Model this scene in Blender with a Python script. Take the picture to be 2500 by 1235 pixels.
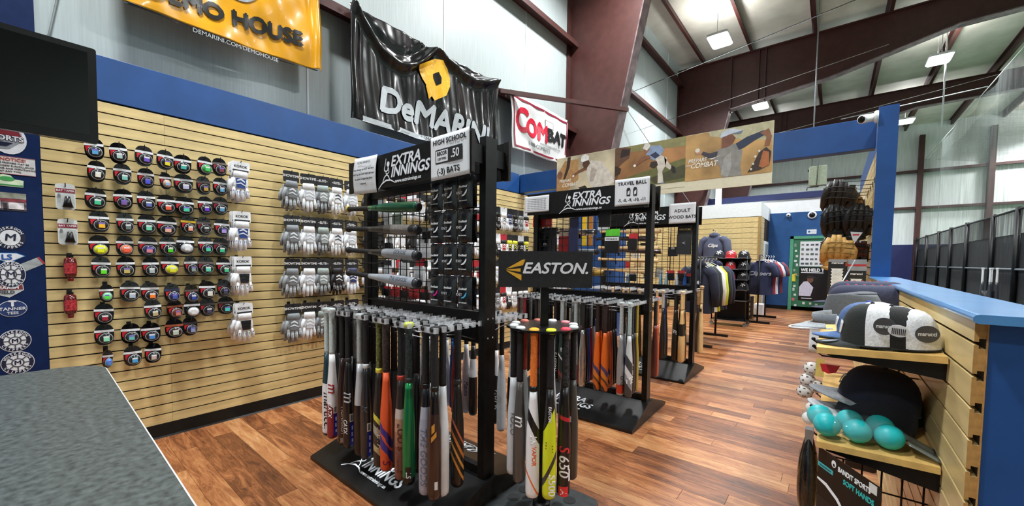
import bpy, bmesh, math, random
from mathutils import Vector, Matrix, Euler
random.seed(7)
for o in list(bpy.data.objects): bpy.data.objects.remove(o)
S = bpy.context.scene
COL = S.collection
PI = math.pi
# ---------------------------------------------------------------- camera
CH = 1.411
cd = bpy.data.cameras.new('camera'); cam = bpy.data.objects.new('camera', cd); COL.objects.link(cam)
yaw, pitch, roll = -0.686198, 0.0464714, -0.0111598
fwd = Vector((math.sin(yaw)*math.cos(pitch), math.cos(yaw)*math.cos(pitch), -math.sin(pitch)))
rgt = Vector((math.cos(yaw), -math.sin(yaw), 0)); dwn = fwd.cross(rgt)
r2 = math.cos(roll)*rgt + math.sin(roll)*dwn
d2 = -math.sin(roll)*rgt + math.cos(roll)*dwn
m = Matrix((r2, -d2, -fwd)).transposed().to_4x4(); m.translation = (0, 0, CH)
cam.matrix_world = m
cd.sensor_width = 36; cd.sensor_fit = 'HORIZONTAL'
cd.lens = 36*958.277/2500
cd.shift_y = (679.17-617.5)/2500
cd.clip_start = .02; cd.clip_end = 200
S.camera = cam
# ---------------------------------------------------------------- world, exposure
w = bpy.data.worlds.new('World'); S.world = w; w.use_nodes = True
w.node_tree.nodes['Background'].inputs[0].default_value = (.80, .90, 1, 1)
w.node_tree.nodes['Background'].inputs[1].default_value = .10
vs = S.view_settings
vs.view_transform = 'Standard'; vs.look = 'None'; vs.gamma = 1; vs.use_curve_mapping = False
vs.exposure = 0.0
LAMP_POWER = 248
# ---------------------------------------------------------------- materials
MATS = {}
def srgb(c):
    if isinstance(c, str):
        c = c.lstrip('#'); c = [int(c[i:i+2], 16)/255 for i in (0, 2, 4)]
    return tuple((x/12.92 if x <= .04045 else ((x+.055)/1.055)**2.4) for x in c[:3]) + (1,)
def M(name, col='#888888', rough=.5, metal=0., noise=.06, scale=25., bump=0., coat=0., alpha=1., emit=0., trans=0., stretch=(1, 1, 1), spec=.5, fuzz=0.):
    if name in MATS: return MATS[name]
    mt = bpy.data.materials.new(name); MATS[name] = mt; mt.use_nodes = True
    nt = mt.node_tree; N = nt.nodes; L = nt.links; b = N['Principled BSDF']
    c = srgb(col)
    tc = N.new('ShaderNodeTexCoord'); mp = N.new('ShaderNodeMapping'); mp.inputs['Scale'].default_value = stretch
    L.new(tc.outputs['Object'], mp.inputs[0])
    nz = N.new('ShaderNodeTexNoise'); nz.inputs['Scale'].default_value = scale; nz.inputs['Detail'].default_value = 4
    L.new(mp.outputs[0], nz.inputs['Vector'])
    rp = N.new('ShaderNodeValToRGB')
    lo = tuple(max(0, x*(1-2.2*noise)) for x in c[:3])+(1,); hi = tuple(min(1, x*(1+2.2*noise)+.002*noise*10) for x in c[:3])+(1,)
    rp.color_ramp.elements[0].position = .3; rp.color_ramp.elements[1].position = .7
    rp.color_ramp.elements[0].color = lo; rp.color_ramp.elements[1].color = hi
    L.new(nz.outputs['Fac'], rp.inputs[0]); L.new(rp.outputs[0], b.inputs['Base Color'])
    b.inputs['Roughness'].default_value = rough; b.inputs['Metallic'].default_value = metal
    b.inputs['Specular IOR Level'].default_value = spec
    if coat: b.inputs['Coat Weight'].default_value = coat; b.inputs['Coat Roughness'].default_value = .08
    if fuzz: b.inputs['Sheen Weight'].default_value = fuzz
    if alpha < 1: b.inputs['Alpha'].default_value = alpha
    if trans: b.inputs['Transmission Weight'].default_value = trans; b.inputs['IOR'].default_value = 1.3
    if emit: b.inputs['Emission Color'].default_value = c; b.inputs['Emission Strength'].default_value = emit
    if bump:
        bp = N.new('ShaderNodeBump'); bp.inputs['Strength'].default_value = bump; bp.inputs['Distance'].default_value = .01
        L.new(nz.outputs['Fac'], bp.inputs['Height']); L.new(bp.outputs[0], b.inputs['Normal'])
    return mt
def C(hexcol, rough=.5, **k):       # plain coloured material by colour
    return M('c_%s_%d' % (hexcol.strip('#'), int(rough*100)) + ''.join('%s%s' % i for i in k.items()), hexcol, rough, **k)
def BM(name, stops, rough=.35, diag=0., metal=0., axis=2, swirl=0., coat=.3):
    """bands of paint along the object's own z axis; diag slants the bands, swirl wanders them"""
    if name in MATS: return MATS[name]
    mt = bpy.data.materials.new(name); MATS[name] = mt; mt.use_nodes = True
    nt = mt.node_tree; N = nt.nodes; L = nt.links; b = N['Principled BSDF']
    tc = N.new('ShaderNodeTexCoord'); sp = N.new('ShaderNodeSeparateXYZ'); L.new(tc.outputs['Object'], sp.inputs[0])
    def mth(op, a, c):
        n = N.new('ShaderNodeMath'); n.operation = op
        for i, v in enumerate((a, c)):
            if isinstance(v, (int, float)): n.inputs[i].default_value = v
            else: L.new(v, n.inputs[i])
        return n.outputs[0]
    v = sp.outputs[axis]
    if diag: v = mth('ADD', v, mth('MULTIPLY', sp.outputs[0], diag))
    if swirl:
        nz = N.new('ShaderNodeTexNoise'); nz.inputs['Scale'].default_value = 14; L.new(tc.outputs['Object'], nz.inputs['Vector'])
        v = mth('ADD', v, mth('MULTIPLY', mth('SUBTRACT', nz.outputs['Fac'], .5), swirl))
    rp = N.new('ShaderNodeValToRGB'); cr = rp.color_ramp; cr.interpolation = 'CONSTANT'
    while len(cr.elements) < len(stops): cr.elements.new(.5)
    for e, (p, c) in zip(cr.elements, stops): e.position = max(0, min(1, p)); e.color = srgb(c)
    L.new(v, rp.inputs[0]); L.new(rp.outputs[0], b.inputs['Base Color'])
    b.inputs['Roughness'].default_value = rough; b.inputs['Metallic'].default_value = metal; b.inputs['Coat Weight'].default_value = coat
    return mt
# ---------------------------------------------------------------- mesh helpers
class MB:
    def __init__(s): s.v = []; s.f = []; s.sm = []
    def add(s, vs, fs, smooth=False):
        o = len(s.v); s.v += [tuple(x) for x in vs]; s.f += [tuple(i+o for i in f) for f in fs]; s.sm += [smooth]*len(fs); return s
    def box(s, x0, x1, y0, y1, z0, z1):
        vs = [(x, y, z) for x in (x0, x1) for y in (y0, y1) for z in (z0, z1)]
        return s.add(vs, [(0, 1, 3, 2), (4, 6, 7, 5), (0, 4, 5, 1), (2, 3, 7, 6), (0, 2, 6, 4), (1, 5, 7, 3)])
    def cbox(s, c, d, rot=None):
        b = MB().box(-d[0]/2, d[0]/2, -d[1]/2, d[1]/2, -d[2]/2, d[2]/2)
        R = Euler(rot or (0, 0, 0)).to_matrix(); c = Vector(c)
        return s.add([R @ Vector(v)+c for v in b.v], b.f)
    def rbox(s, x0, x1, y0, y1, z0, z1, r=.01, axis=2, n=4):
        # box with rounded vertical edges (along axis)
        lim = [(x0, x1), (y0, y1), (z0, z1)]; a, b = [i for i in range(3) if i != axis]
        r = min(r, (lim[a][1]-lim[a][0])*.499, (lim[b][1]-lim[b][0])*.499)
        pts = []
        for (ca, cb, st) in ((lim[a][1]-r, lim[b][1]-r, 0), (lim[a][0]+r, lim[b][1]-r, 1), (lim[a][0]+r, lim[b][0]+r, 2), (lim[a][1]-r, lim[b][0]+r, 3)):
            for i in range(n+1):
                t = (st+i/n)*PI/2; pts.append((ca+r*math.cos(t), cb+r*math.sin(t)))
        return s.prism(pts, lim[axis][0], lim[axis][1], axis)
    def prism(s, pts, h0, h1, axis=2):
        n = len(pts); vs = []
        for h in (h0, h1):
            for p in pts:
                q = [0, 0, 0]; a, b = [i for i in range(3) if i != axis]; q[a], q[b], q[axis] = p[0], p[1], h; vs.append(q)
        return s.add(vs, [tuple(range(n))[::-1], tuple(range(n, 2*n))]+[(i, (i+1) % n, n+(i+1) % n, n+i) for i in range(n)])
    def lathe(s, prof, n=16, c=(0, 0, 0), smooth=True, cap=True, rot=None):
        vs = []; R = Euler(rot).to_matrix() if rot else Matrix.Identity(3); c = Vector(c)
        for r, z in prof:
            for i in range(n):
                t = 2*PI*i/n; vs.append(R @ Vector((r*math.cos(t), r*math.sin(t), z))+c)
        fs = []
        for k in range(len(prof)-1):
            for i in range(n): fs.append((k*n+i, k*n+(i+1) % n, (k+1)*n+(i+1) % n, (k+1)*n+i))
        s.add(vs, fs, smooth)
        if cap:
            o = len(s.v)-len(vs)
            s.f.append(tuple(o+i for i in range(n))[::-1]); s.sm.append(False)
            s.f.append(tuple(o+(len(prof)-1)*n+i for i in range(n))); s.sm.append(False)
        return s
    def tube(s, pts, r, n=6, cap=True):
        pts = [Vector(p) for p in pts]; vs = []; N = len(pts)
        rr = r if isinstance(r, (list, tuple)) else [r]*N
        up = None
        for i, p in enumerate(pts):
            d = (pts[min(i+1, N-1)]-pts[max(i-1, 0)]).normalized()
            if up is None:
                up = d.orthogonal().normalized()
            up = (up-d*up.dot(d)); up = up.normalized() if up.length > 1e-6 else d.orthogonal().normalized()
            w = d.cross(up)
            for k in range(n):
                t = 2*PI*k/n; vs.append(p+rr[i]*(math.cos(t)*up+math.sin(t)*w))
        fs = [(i*n+k, i*n+(k+1) % n, (i+1)*n+(k+1) % n, (i+1)*n+k) for i in range(N-1) for k in range(n)]
        if cap: fs += [tuple(range(n))[::-1], tuple((N-1)*n+k for k in range(n))]
        return s.add(vs, fs, n > 4)
    def ball(s, c, r, n=10, sq=(1, 1, 1)):
        prof = []
        vs = []; fs = []; c = Vector(c)
        for j in range(1, n//2+1-0):
            pass
        m_ = max(4, n//2+1)
        for j in range(m_+1):
            a = PI*j/m_
            for i in range(n):
                t = 2*PI*i/n; vs.append(c+Vector((r*sq[0]*math.sin(a)*math.cos(t), r*sq[1]*math.sin(a)*math.sin(t), r*sq[2]*math.cos(a))))
        for j in range(m_):
            for i in range(n): fs.append((j*n+i, (j+1)*n+i, (j+1)*n+(i+1) % n, j*n+(i+1) % n))
        return s.add(vs, fs, True)
    def grid(s, fn, nu, nv, smooth=True, thick=0.):
        vs = [Vector(fn(i/nu, j/nv)) for j in range(nv+1) for i in range(nu+1)]
        fs = [(j*(nu+1)+i, j*(nu+1)+i+1, (j+1)*(nu+1)+i+1, (j+1)*(nu+1)+i) for j in range(nv) for i in range(nu)]
        s.add(vs, fs, smooth)
        return s
    def xf(s, mat):
        s.v = [tuple(mat @ Vector(v)) for v in s.v]; return s
    def mesh(s, name):
        me = bpy.data.meshes.new(name); me.from_pydata(s.v, [], s.f)
        me.polygons.foreach_set('use_smooth', s.sm); me.update(); return me
    def obj(s, name, mat, parent=None, loc=None, rot=None, solid=0., bevel=0.):
        o = OBJ(name, s.mesh(name), mat, parent, loc, rot)
        if solid:
            md = o.modifiers.new('s', 'SOLIDIFY'); md.thickness = solid; md.offset = 0
        if bevel:
            md = o.modifiers.new('b', 'BEVEL'); md.width = bevel; md.segments = 2; md.limit_method = 'ANGLE'
        return o
def OBJ(name, me, mat, parent=None, loc=None, rot=None):
    o = bpy.data.objects.new(name, me); COL.objects.link(o)
    if me is not None and mat is not None:
        if len(me.materials) == 0: me.materials.append(mat)
        elif me.materials[0] is not mat:
            o.material_slots[0].link = 'OBJECT'; o.material_slots[0].material = mat
    if parent: o.parent = parent
    if loc is not None: o.location = loc
    if rot is not None: o.rotation_euler = rot
    return o
def tag(o, label, cat, group=None, kind=None):
    o['label'] = label; o['category'] = cat
    if group: o['group'] = group
    if kind: o['kind'] = kind
    return o
def E(name, label, cat, loc=(0, 0, 0), rot=None, group=None):
    o = bpy.data.objects.new(name, None); COL.objects.link(o); o.location = loc; o.empty_display_size = .05
    if rot is not None: o.rotation_euler = rot
    return tag(o, label, cat, group)
def ST(name, mb, mat, parent=None, label=None, **k):
    o = mb.obj(name, mat, parent, **k)
    if parent is None: o['kind'] = 'structure'
    if label: o['label'] = label
    return o
FACE_Y = (PI/2, 0, 0)          # lettering read from the -Y side
FACE_X = (PI/2, 0, PI/2)       # lettering read from the +X side
TSC = bpy.data.scenes.new('lettering_workshop')
TMC = {}
def textmesh(s, size, shear, bold, align, ext, space, line):
    key = (s, size, shear, bold, align, ext, space, line)
    if key in TMC: return TMC[key]
    cu = bpy.data.curves.new('t', 'FONT'); cu.body = s; cu.size = size; cu.align_x = align; cu.align_y = 'CENTER'
    cu.shear = shear; cu.extrude = ext; cu.space_character = space; cu.space_line = line; cu.resolution_u = 3
    o = bpy.data.objects.new('t', cu); TSC.collection.objects.link(o)
    vl = TSC.view_layers[0]; vl.update(); dg = vl.depsgraph
    me = bpy.data.meshes.new_from_object(o.evaluated_get(dg), depsgraph=dg)
    bpy.data.objects.remove(o); bpy.data.curves.remove(cu)
    if len(me.materials): me.materials.clear()
    if bold > 0:        # heavier strokes: the outline repeated in a small ring
        vs = [v.co.copy() for v in me.vertices]; fs = [tuple(p.vertices) for p in me.polygons]; n = len(vs); V = []; F = []
        for i, (dx, dy) in enumerate(((0, 0), (1, 0), (-1, 0), (0, 1), (0, -1))):
            V += [(v.x+dx*bold, v.y+dy*bold, v.z+i*.00002) for v in vs]; F += [tuple(k+i*n for k in f) for f in fs]
        me = bpy.data.meshes.new('lettering'); me.from_pydata(V, [], F); me.update()
    me.name = 'lettering'; TMC[key] = me
    return me
def text(s, loc, rot, size, mat, parent, name='lettering', shear=0., bold=0., sx=1., align='CENTER', ext=.0006, space=1., line=1.):
    q = OBJ(name, textmesh(s, size, shear, bold, align, ext, space, line), mat, parent, loc, rot); q.scale = (sx, 1, 1)
    return q
def flat(pts, loc, rot, mat, parent, name='emblem', t=.0008):
    """a flat cut-out shape (decal) with real thickness"""
    return MB().prism(pts, -t, t, 2).obj(name, mat, parent, loc, rot)
def ell(rx, ry, n=24, cx=0, cy=0): return [(cx+rx*math.cos(2*PI*i/n), cy+ry*math.sin(2*PI*i/n)) for i in range(n)]
def stroke(pts, w):
    """closed outline of a tapering brush stroke along pts"""
    L_, R_ = [], []
    n = len(pts)
    for i, p in enumerate(pts):
        a = Vector(pts[max(i-1, 0)]); b = Vector(pts[min(i+1, n-1)]); d = (b-a).normalized(); nn = Vector((-d.y, d.x))
        ww = w*(.35+.65*math.sin(PI*(i+.35)/(n-.3))) if n > 2 else w
        L_.append(tuple(Vector(p)+nn*ww/2)); R_.append(tuple(Vector(p)-nn*ww/2))
    return L_+R_[::-1]
# common paints
BLUE = M('blue_wall_paint', '#1a4a88', .42, noise=.05, scale=6)
DBLUE = M('navy_wall_paint', '#262f5e', .5, noise=.05, scale=6)
WHITE_INS = M('white_vinyl_insulation', '#b5c0bf', .42, noise=.03, scale=5, bump=.12, stretch=(1, 14, .6))
CEIL_INS = M('ceiling_insulation', '#d8d5c8', .6, noise=.05, scale=2, bump=.05)
STEEL = M('oxide_red_steel', '#46241f', .5, noise=.07, scale=8)
BLACK = M('black_powder_coat', '#08090a', .4, noise=.15, scale=40, spec=.3)
BLACKP = M('black_plastic', '#0b0b0d', .3, noise=.1, spec=.4)
BASEB = M('black_vinyl_base', '#101211', .4, spec=.3)
WHITEP = M('white_paper', '#dcdfe3', .7, noise=.015)
WHITE = M('white_paint', '#eef1f2', .5, noise=.02)
SILVER = M('brushed_metal', '#b9bcc0', .3, metal=.9, noise=.05)
CHROME = M('chrome', '#d5d8da', .12, metal=1., noise=.01)
INK = M('black_ink', '#16171a', .6, noise=.02)
RED = M('red_print', '#c8202c', .5, noise=.03)
def slatmat():
    mt = M('maple_slat_laminate', '#d8c188', .42, noise=.07, scale=3.2, stretch=(3, 1.1, 9), coat=.15)
    return mt
SLAT = slatmat()
SLATDARK = M('slat_groove', '#2a1a10', .8)
MDF = M('raw_board_edge', '#b98a4a', .75, noise=.1, scale=60)
# ================================================================ SHELL
PITCH = .0769
def slat_mesh(length, along, inv=False, pitch=PITCH):
    """one slat board with T-lips; along = 'y' face towards +X (or -X when inv) ; 'x' face towards -Y"""
    h = pitch-.0085; a = .0075; b = .0185; k = .008
    prof = [(0, 0), (0, h), (-a, h), (-a, h-k), (-b, h-k), (-b, k), (-a, k), (-a, 0)]      # (depth, z)
    mb = MB()
    if along == 'y':
        s_ = -1 if inv else 1
        mb.prism([(s_*d, z) for d, z in prof], 0, length, 1)
    else:
        mb.prism([(-d, z) for d, z in prof], 0, length, 0)
    return mb.mesh('slat')
def slats(parent, n, z0, x, y, spans, along='y', inv=False, pitch=PITCH):
    cache = {}
    for k in range(n):
        for (a, b) in spans:
            L_ = round(b-a-.0012, 4)
            if L_ not in cache: cache[L_] = slat_mesh(L_, along, inv, pitch)
            loc = (x, a, z0+k*pitch) if along == 'y' else (a, y, z0+k*pitch)
            OBJ('slat', cache[L_], SLAT, parent, loc)
# ---- floor: planks laid across the shop
def floor_mat():
    mt = bpy.data.materials.new('hickory_planks'); mt.use_nodes = True; N = mt.node_tree.nodes; L = mt.node_tree.links; b = N['Principled BSDF']
    oi = N.new('ShaderNodeObjectInfo'); ge = N.new('ShaderNodeNewGeometry')
    def mth(op, a, c=0.):
        n = N.new('ShaderNodeMath'); n.operation = op
        for i, v in enumerate((a, c)):
            if isinstance(v, (int, float)): n.inputs[i].default_value = v
            else: L.new(v, n.inputs[i])
        return n.outputs[0]
    rnd = mth('FRACT', mth('ADD', oi.outputs['Random'], ge.outputs['Random Per Island']))
    cb = N.new('ShaderNodeCombineXYZ'); L.new(mth('MULTIPLY', rnd, 37.), cb.inputs[2]); L.new(mth('MULTIPLY', rnd, 11.), cb.inputs[0])
    ad = N.new('ShaderNodeVectorMath'); ad.operation = 'ADD'; L.new(ge.outputs['Position'], ad.inputs[0]); L.new(cb.outputs[0], ad.inputs[1])
    mp = N.new('ShaderNodeMapping'); mp.inputs['Scale'].default_value = (1.0, 6.5, 1); L.new(ad.outputs[0], mp.inputs[0])
    n1 = N.new('ShaderNodeTexNoise'); n1.inputs['Scale'].default_value = 2.6; n1.inputs['Detail'].default_value = 6; n1.inputs['Distortion'].default_value = 1.4; L.new(mp.outputs[0], n1.inputs['Vector'])
    n2 = N.new('ShaderNodeTexNoise'); n2.inputs['Scale'].default_value = 14; n2.inputs['Detail'].default_value = 5; L.new(mp.outputs[0], n2.inputs['Vector'])
    # ring figure
    wv = mth('SINE', mth('MULTIPLY', n1.outputs['Fac'], 60.))
    fac = mth('ADD', mth('ADD', mth('MULTIPLY', n1.outputs['Fac'], .75), mth('MULTIPLY', n2.outputs['Fac'], .35)), mth('ADD', mth('MULTIPLY', wv, .045), mth('MULTIPLY', mth('SUBTRACT', rnd, .5), .40)))
    rp = N.new('ShaderNodeValToRGB'); cr = rp.color_ramp
    for p, c in ((.2, '#4a2a1a'), (.4, '#764627'), (.55, '#985f38'), (.72, '#b07a4c'), (.9, '#c39465')):
        e = cr.elements.new(p); e.color = srgb(c)
    cr.elements.remove(cr.elements[0]); cr.elements.remove(cr.elements[-1])
    L.new(fac, rp.inputs[0]); L.new(rp.outputs[0], b.inputs['Base Color'])
    b.inputs['Roughness'].default_value = .36; b.inputs['Specular IOR Level'].default_value = .45
    L.new(mth('ADD', mth('MULTIPLY', n2.outputs['Fac'], .16), .32), b.inputs['Roughness'])
    bp = N.new('ShaderNodeBump'); bp.inputs['Strength'].default_value = .12; bp.inputs['Distance'].default_value = .004; L.new(n2.outputs['Fac'], bp.inputs['Height']); L.new(bp.outputs[0], b.inputs['Normal'])
    return mt
FLOORM = floor_mat()
X0, X1, YB, YE = -4.0, .30, -2.2, 14.6
fl = ST('floor', MB().box(X0-.3, X1, YB, YE, -.06, -.0035), M('floor_joint', '#2a160c', .8), label='red-brown wood plank floor of the shop')
PW = .1275
planks = []
rows = int((YE-YB)/PW)+1
for r in range(rows):
    y = YB+r*PW; x = X0-.02-random.random()*1.1
    while x < X1:
        ln = random.choice((.92, 1.22, 1.22, 1.4))
        a = max(x, X0-.02); b_ = min(x+ln, X1)
        if b_-a > .03: planks.append((a, b_, y))
        x += ln
def view_rank(p):
    cx, cy = (p[0]+p[1])/2, p[2]
    d = Vector((cx, cy, -CH)).length
    dep = cx*fwd.x+cy*fwd.y+CH*-fwd.z
    lat = cx*rgt.x+cy*rgt.y
    vis = dep > .5 and abs(lat/dep) < 1.35 and (CH+0)/dep < .72
    hid = (cy < .15 and cx < -.3)
    return (0 if vis and not hid else 1, d)
planks.sort(key=view_rank)
pc = {}
for (a, b_, y) in planks[:295]:
    L_ = round(b_-a-.0016, 3)
    if L_ not in pc: pc[L_] = MB().box(0, L_, 0, PW-.0016, -.012, 0).mesh('plank')
    OBJ('plank', pc[L_], FLOORM, fl, (a, y, 0))
mb = MB()
for (a, b_, y) in planks[295:]: mb.box(a, b_-.0016, y, y+PW-.0016, -.012, 0)
o = mb.obj('plank', FLOORM, fl); o['kind'] = 'stuff'
# ---- left display wall
SX = -4.0
SEAMS = [0.052, .667, 3.105, 5.543, 7.981, 10.42, 12.7]
wl = ST('wall_left', MB().box(SX-.14, SX-.0187, .05, 12.7, 0, 2.492), SLATDARK, label='maple slatwall lining the left side of the shop')
slats(wl, 31, .108, SX, 0, list(zip(SEAMS[:-1], SEAMS[1:])))
ST('baseboard_left', MB().prism([(SX-.0187, 0), (SX+.014, 0), (SX+.006, .012), (SX+.003, .106), (SX-.0187, .106)], .05, 12.7, 1), BASEB, label='black vinyl baseboard below the slatwall')
ST('trim_1', MB().box(SX-.14, SX+.004, .05, 5.04, 2.494, 2.80), BLUE, label='blue painted band above the left slatwall', bevel=.003)
ST('trim_2', MB().box(SX-.14, SX+.004, 5.12, 12.7, 2.494, 2.80), BLUE, label='blue painted band continuing beyond the header beam')
# tall navy pilaster wall at the far left
ST('wall_left_pilaster', MB().box(SX-.2, SX+.03, -2.2, .05, 0, 4.2), M('navy_pilaster_paint', '#07204c', .5, noise=.05, spec=.2), label='dark blue pilaster wall covered in stickers')
# ---- header beam across the shop, right partition
ST('trim_3', MB().box(SX, .262, 5.065, 5.19, 2.503, 2.793), BLUE, label='blue header beam spanning the shop', bevel=.004)
RX = .262
hw = ST('wall_right', MB().box(RX+.021, .40, 1.40, 4.75, 0, 1.277), BLUE, label='half-height blue partition wall on the right')
n_h = 16
ws = ST('wall_right_slatboard', MB().box(RX+.0187, RX+.021, 1.40, 4.75, .04, 1.277), SLATDARK, hw)
slats(ws, n_h, 1.1593-.004-14*.0762, RX, 0, [(1.40, 3.0), (3.0, 4.75)], inv=True, pitch=.0762)
EG = MB().prism([(0, 0), (0, .0677), (.0075, .0677), (.0075, .0597), (.0185, .0597), (.0185, .008), (.0075, .008), (.0075, 0)], 0, .0014, 1).mesh('end_grain')
for k in range(n_h): OBJ('end_grain', EG, MDF, ws, (RX, 1.3984, 1.1593-.004-14*.0762+k*.0762))
MB().box(RX+.0187, RX+.0215, 1.396, 1.3995, .04, 1.277).obj('backing_edge', MDF, ws)
ST('wall_cap', MB().rbox(RX-.014, .43, 1.345, 4.76, 1.279, 1.3, .012, axis=1), M('blue_gloss_cap', '#4b86bd', .28, noise=.05, scale=9, coat=.4), label='glossy light blue cap on the half wall')
tw = ST('wall_right_tall', MB().box(RX+.021, .372, 4.75, 8.6, 0, 2.79), BLUE, label='tall blue partition wall with slat board')
ST('wall_right_tall_slatboard', MB().box(RX+.0187, RX+.021, 4.77, 8.6, .03, 2.47), SLATDARK, tw)
slats(tw, 32, .012, RX, 0, [(4.775, 6.7), (6.7, 8.6)], inv=True, pitch=.0762)
ST('trim_4', MB().box(RX-.008, .384, 4.735, 4.765, 1.3, 2.785), BLUE, label='blue end board of the tall partition')
# ---- changing room box and rear of the shop
BX, BY = -1.60, 12.75
bxw = ST('wall_back_box', MB().box(-4.0, BX-.0187, BY+.021, 14.6, 0, 2.70), SLATDARK, label='slat-covered changing room in the back corner')
slats(bxw, 18, .012, 0, BY, [(-3.99, -2.6), (-2.6, BX-.06)], along='x', pitch=.149)
slats(bxw, 18, .012, BX+.0, 0, [(BY+.04, 13.45)], along='y', pitch=.149)
MB().box(BX-.06, BX+.004, BY-.005, BY+.035, 0, 2.70).obj('corner_post', M('oak_corner', '#a98a52', .5, noise=.06), bxw)
ST('trim_5', MB().box(-4.0, BX, BY+.0, 14.6, 2.70, 3.09), M('white_drywall', '#e4eaea', .6, noise=.02), label='white drywall above the changing room slats')
d2o = ST('door_2', MB().box(BX-.02, BX+.012, 13.50, 14.40, 0, 2.05), WHITE, label='white framed changing room door')
MB().box(BX-.015, BX+.015, 13.62, 14.30, .1, 1.97).obj('panel', M('grey_door_panel', '#9aa3a6', .5), d2o)
ST('wall_back', MB().box(-1.64, .372, 14.6, 14.72, 0, 2.94), M('back_wall_blue', '#1f4f86', .45, noise=.06, scale=5), label='blue back wall of the shop around the green door')
ST('wall_back_upper', MB().box(-4.2, .372, 14.62, 14.75, 2.9, 3.36), WHITE, label='white upper strip of the back wall')
ST('trim_6', MB().box(-4.2, .372, 14.56, 14.76, 3.345, 3.53), DBLUE, label='dark blue band along the top of the back wall')
ST('wall_right_rear', MB().box(.31, .372, 8.6, 14.6, 0, 2.5), M('lit_blue_paint', '#6a86b0', .5), label='blue rear end of the right partition, coloured paler as lit')  # partition blue made paler: the light falling on it is in the colour
ST('baseboard_back', MB().box(-1.6, .262, 14.585, 14.6, 0, .11), BASEB)
# ---- building envelope
WX = -4.27
ST('wall_building_left', MB().box(WX-.2, WX, -8, 26.6, 0, 8.0), WHITE_INS, label='white insulated building wall above the slatwall')
for y in [i*1.83-7.3 for i in range(19)]:
    MB().cbox((WX+.004, y, 4.9), (.008, .018, 6.1)).obj('seam', WHITE, bpy.data.objects['wall_building_left'])
ST('wall_building_end', MB().box(WX, 14, 26.5, 26.7, 0, 8.2), M('white_end_insulation', '#e3e9e7', .5, noise=.04, scale=3, stretch=(6, 1, .5)), label='white insulated end wall of the building')
ST('wall_building_end_wainscot', MB().box(.3, 14, 26.42, 26.5, 0, 2.35), M('navy_wainscot', '#20285a', .5), label='navy wainscot at the foot of the end wall')
ST('wall_building_right', MB().box(13.8, 14, -8, 26.6, 0, 8.0), WHITE_INS)
ST('wall_building_front', MB().box(WX, 14, -8.2, -8, 0, 8.0), WHITE_INS)
ce = ST('ceiling', MB().box(WX-.2, 14, -8.2, 26.7, 7.97, 8.05), CEIL_INS, label='grey insulated ceiling between the purlins')
# facing pillows of insulation between purlins
PUR = [-3.45, -2.15, -.62, .88, 2.38, 3.88, 5.38, 6.9, 8.4, 9.9, 11.4, 12.9]
k = 0
for x in PUR:
    ST('trim_7', MB().prism([(x-.04, 7.74), (x+.035, 7.74), (x+.035, 7.75), (x-.03, 7.75), (x-.03, 7.975), (x-.04, 7.975)], -8, 26.5, 1).box(x-.1, x-.03, -8, 26.5, 7.955, 7.97), STEEL, label='steel roof purlin')
for (z, x1) in ((4.05, 0), (5.72, 0), (7.3, 0)):
    ST('trim_8', MB().prism([(WX, z-.02), (WX+.2, z-.02), (WX+.2, z-.1), (WX+.19, z-.1), (WX+.19, z-.03), (WX, z-.03)][::-1], -8, 26.5, 1).box(WX, WX+.2, -8, 26.5, z-.02, z-.005), STEEL, label='steel wall girt')
for z in (4.1, 5.8):
    ST('trim_9', MB().box(WX, 14, 26.28, 26.5, z-.09, z+.02), STEEL, label='steel girt across the end wall')
for y in (2.9, 5.05):
    pass
for x in (2.95, 5.1, 8.0):
    ST('trim_10', MB().box(x-.09, x+.09, 26.2, 26.5, 0, 7.4), STEEL, label='steel end-wall post')
def frame(y, w_=.26):
    """rigid frame: web plate with flanges following a tapered column and rafter"""
    web = [(WX+.02, 0), (WX+.26, 0), (-2.68, 6.15), (-.245, 6.47), (2.05, 7.03), (5, 7.1), (14, 7.1), (14, 7.74), (WX+.02, 7.74)]
    o = ST('trim_11', MB().prism(web, y-.008, y+.008, 1), STEEL, label='tapered steel frame of the building')
    fl_ = MB()
    def strip(p, q):
        p = Vector((p[0], 0, p[1])); q = Vector((q[0], 0, q[1])); d = (q-p).normalized(); n = Vector((-d.z, 0, d.x))*.012
        vs = [p-n, p+n, q+n, q-n]
        fl_.add([(v.x, yy, v.z) for yy in (y-w_/2, y+w_/2) for v in vs], [(0, 1, 2, 3), (7, 6, 5, 4), (0, 4, 5, 1), (1, 5, 6, 2), (2, 6, 7, 3), (3, 7, 4, 0)])
    for i in range(1, 6): strip(web[i], web[i+1])
    fl_.obj('inner_flange', M('flange_steel', '#7c6a6a', .35, metal=.3, noise=.25, scale=6), o)
    f2 = fl_; fl_ = MB()
    strip((WX+.02, 0), (WX+.02, 7.74)); strip((WX+.02, 7.74), (14, 7.74)); fl_.obj('outer_flange', STEEL, o)
    MB().box(-2.70, -2.66, y-w_/2, y+w_/2, 6.1, 7.74).obj('stiffener', STEEL, o)
    for xx in (-1.95, -1.78): MB().box(xx-.012, xx+.012, y-.1, y+.1, 6.22, 7.74).obj('splice_plate', STEEL, o)
for y in (6.97, 13.95, 20.3): frame(y)
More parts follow.
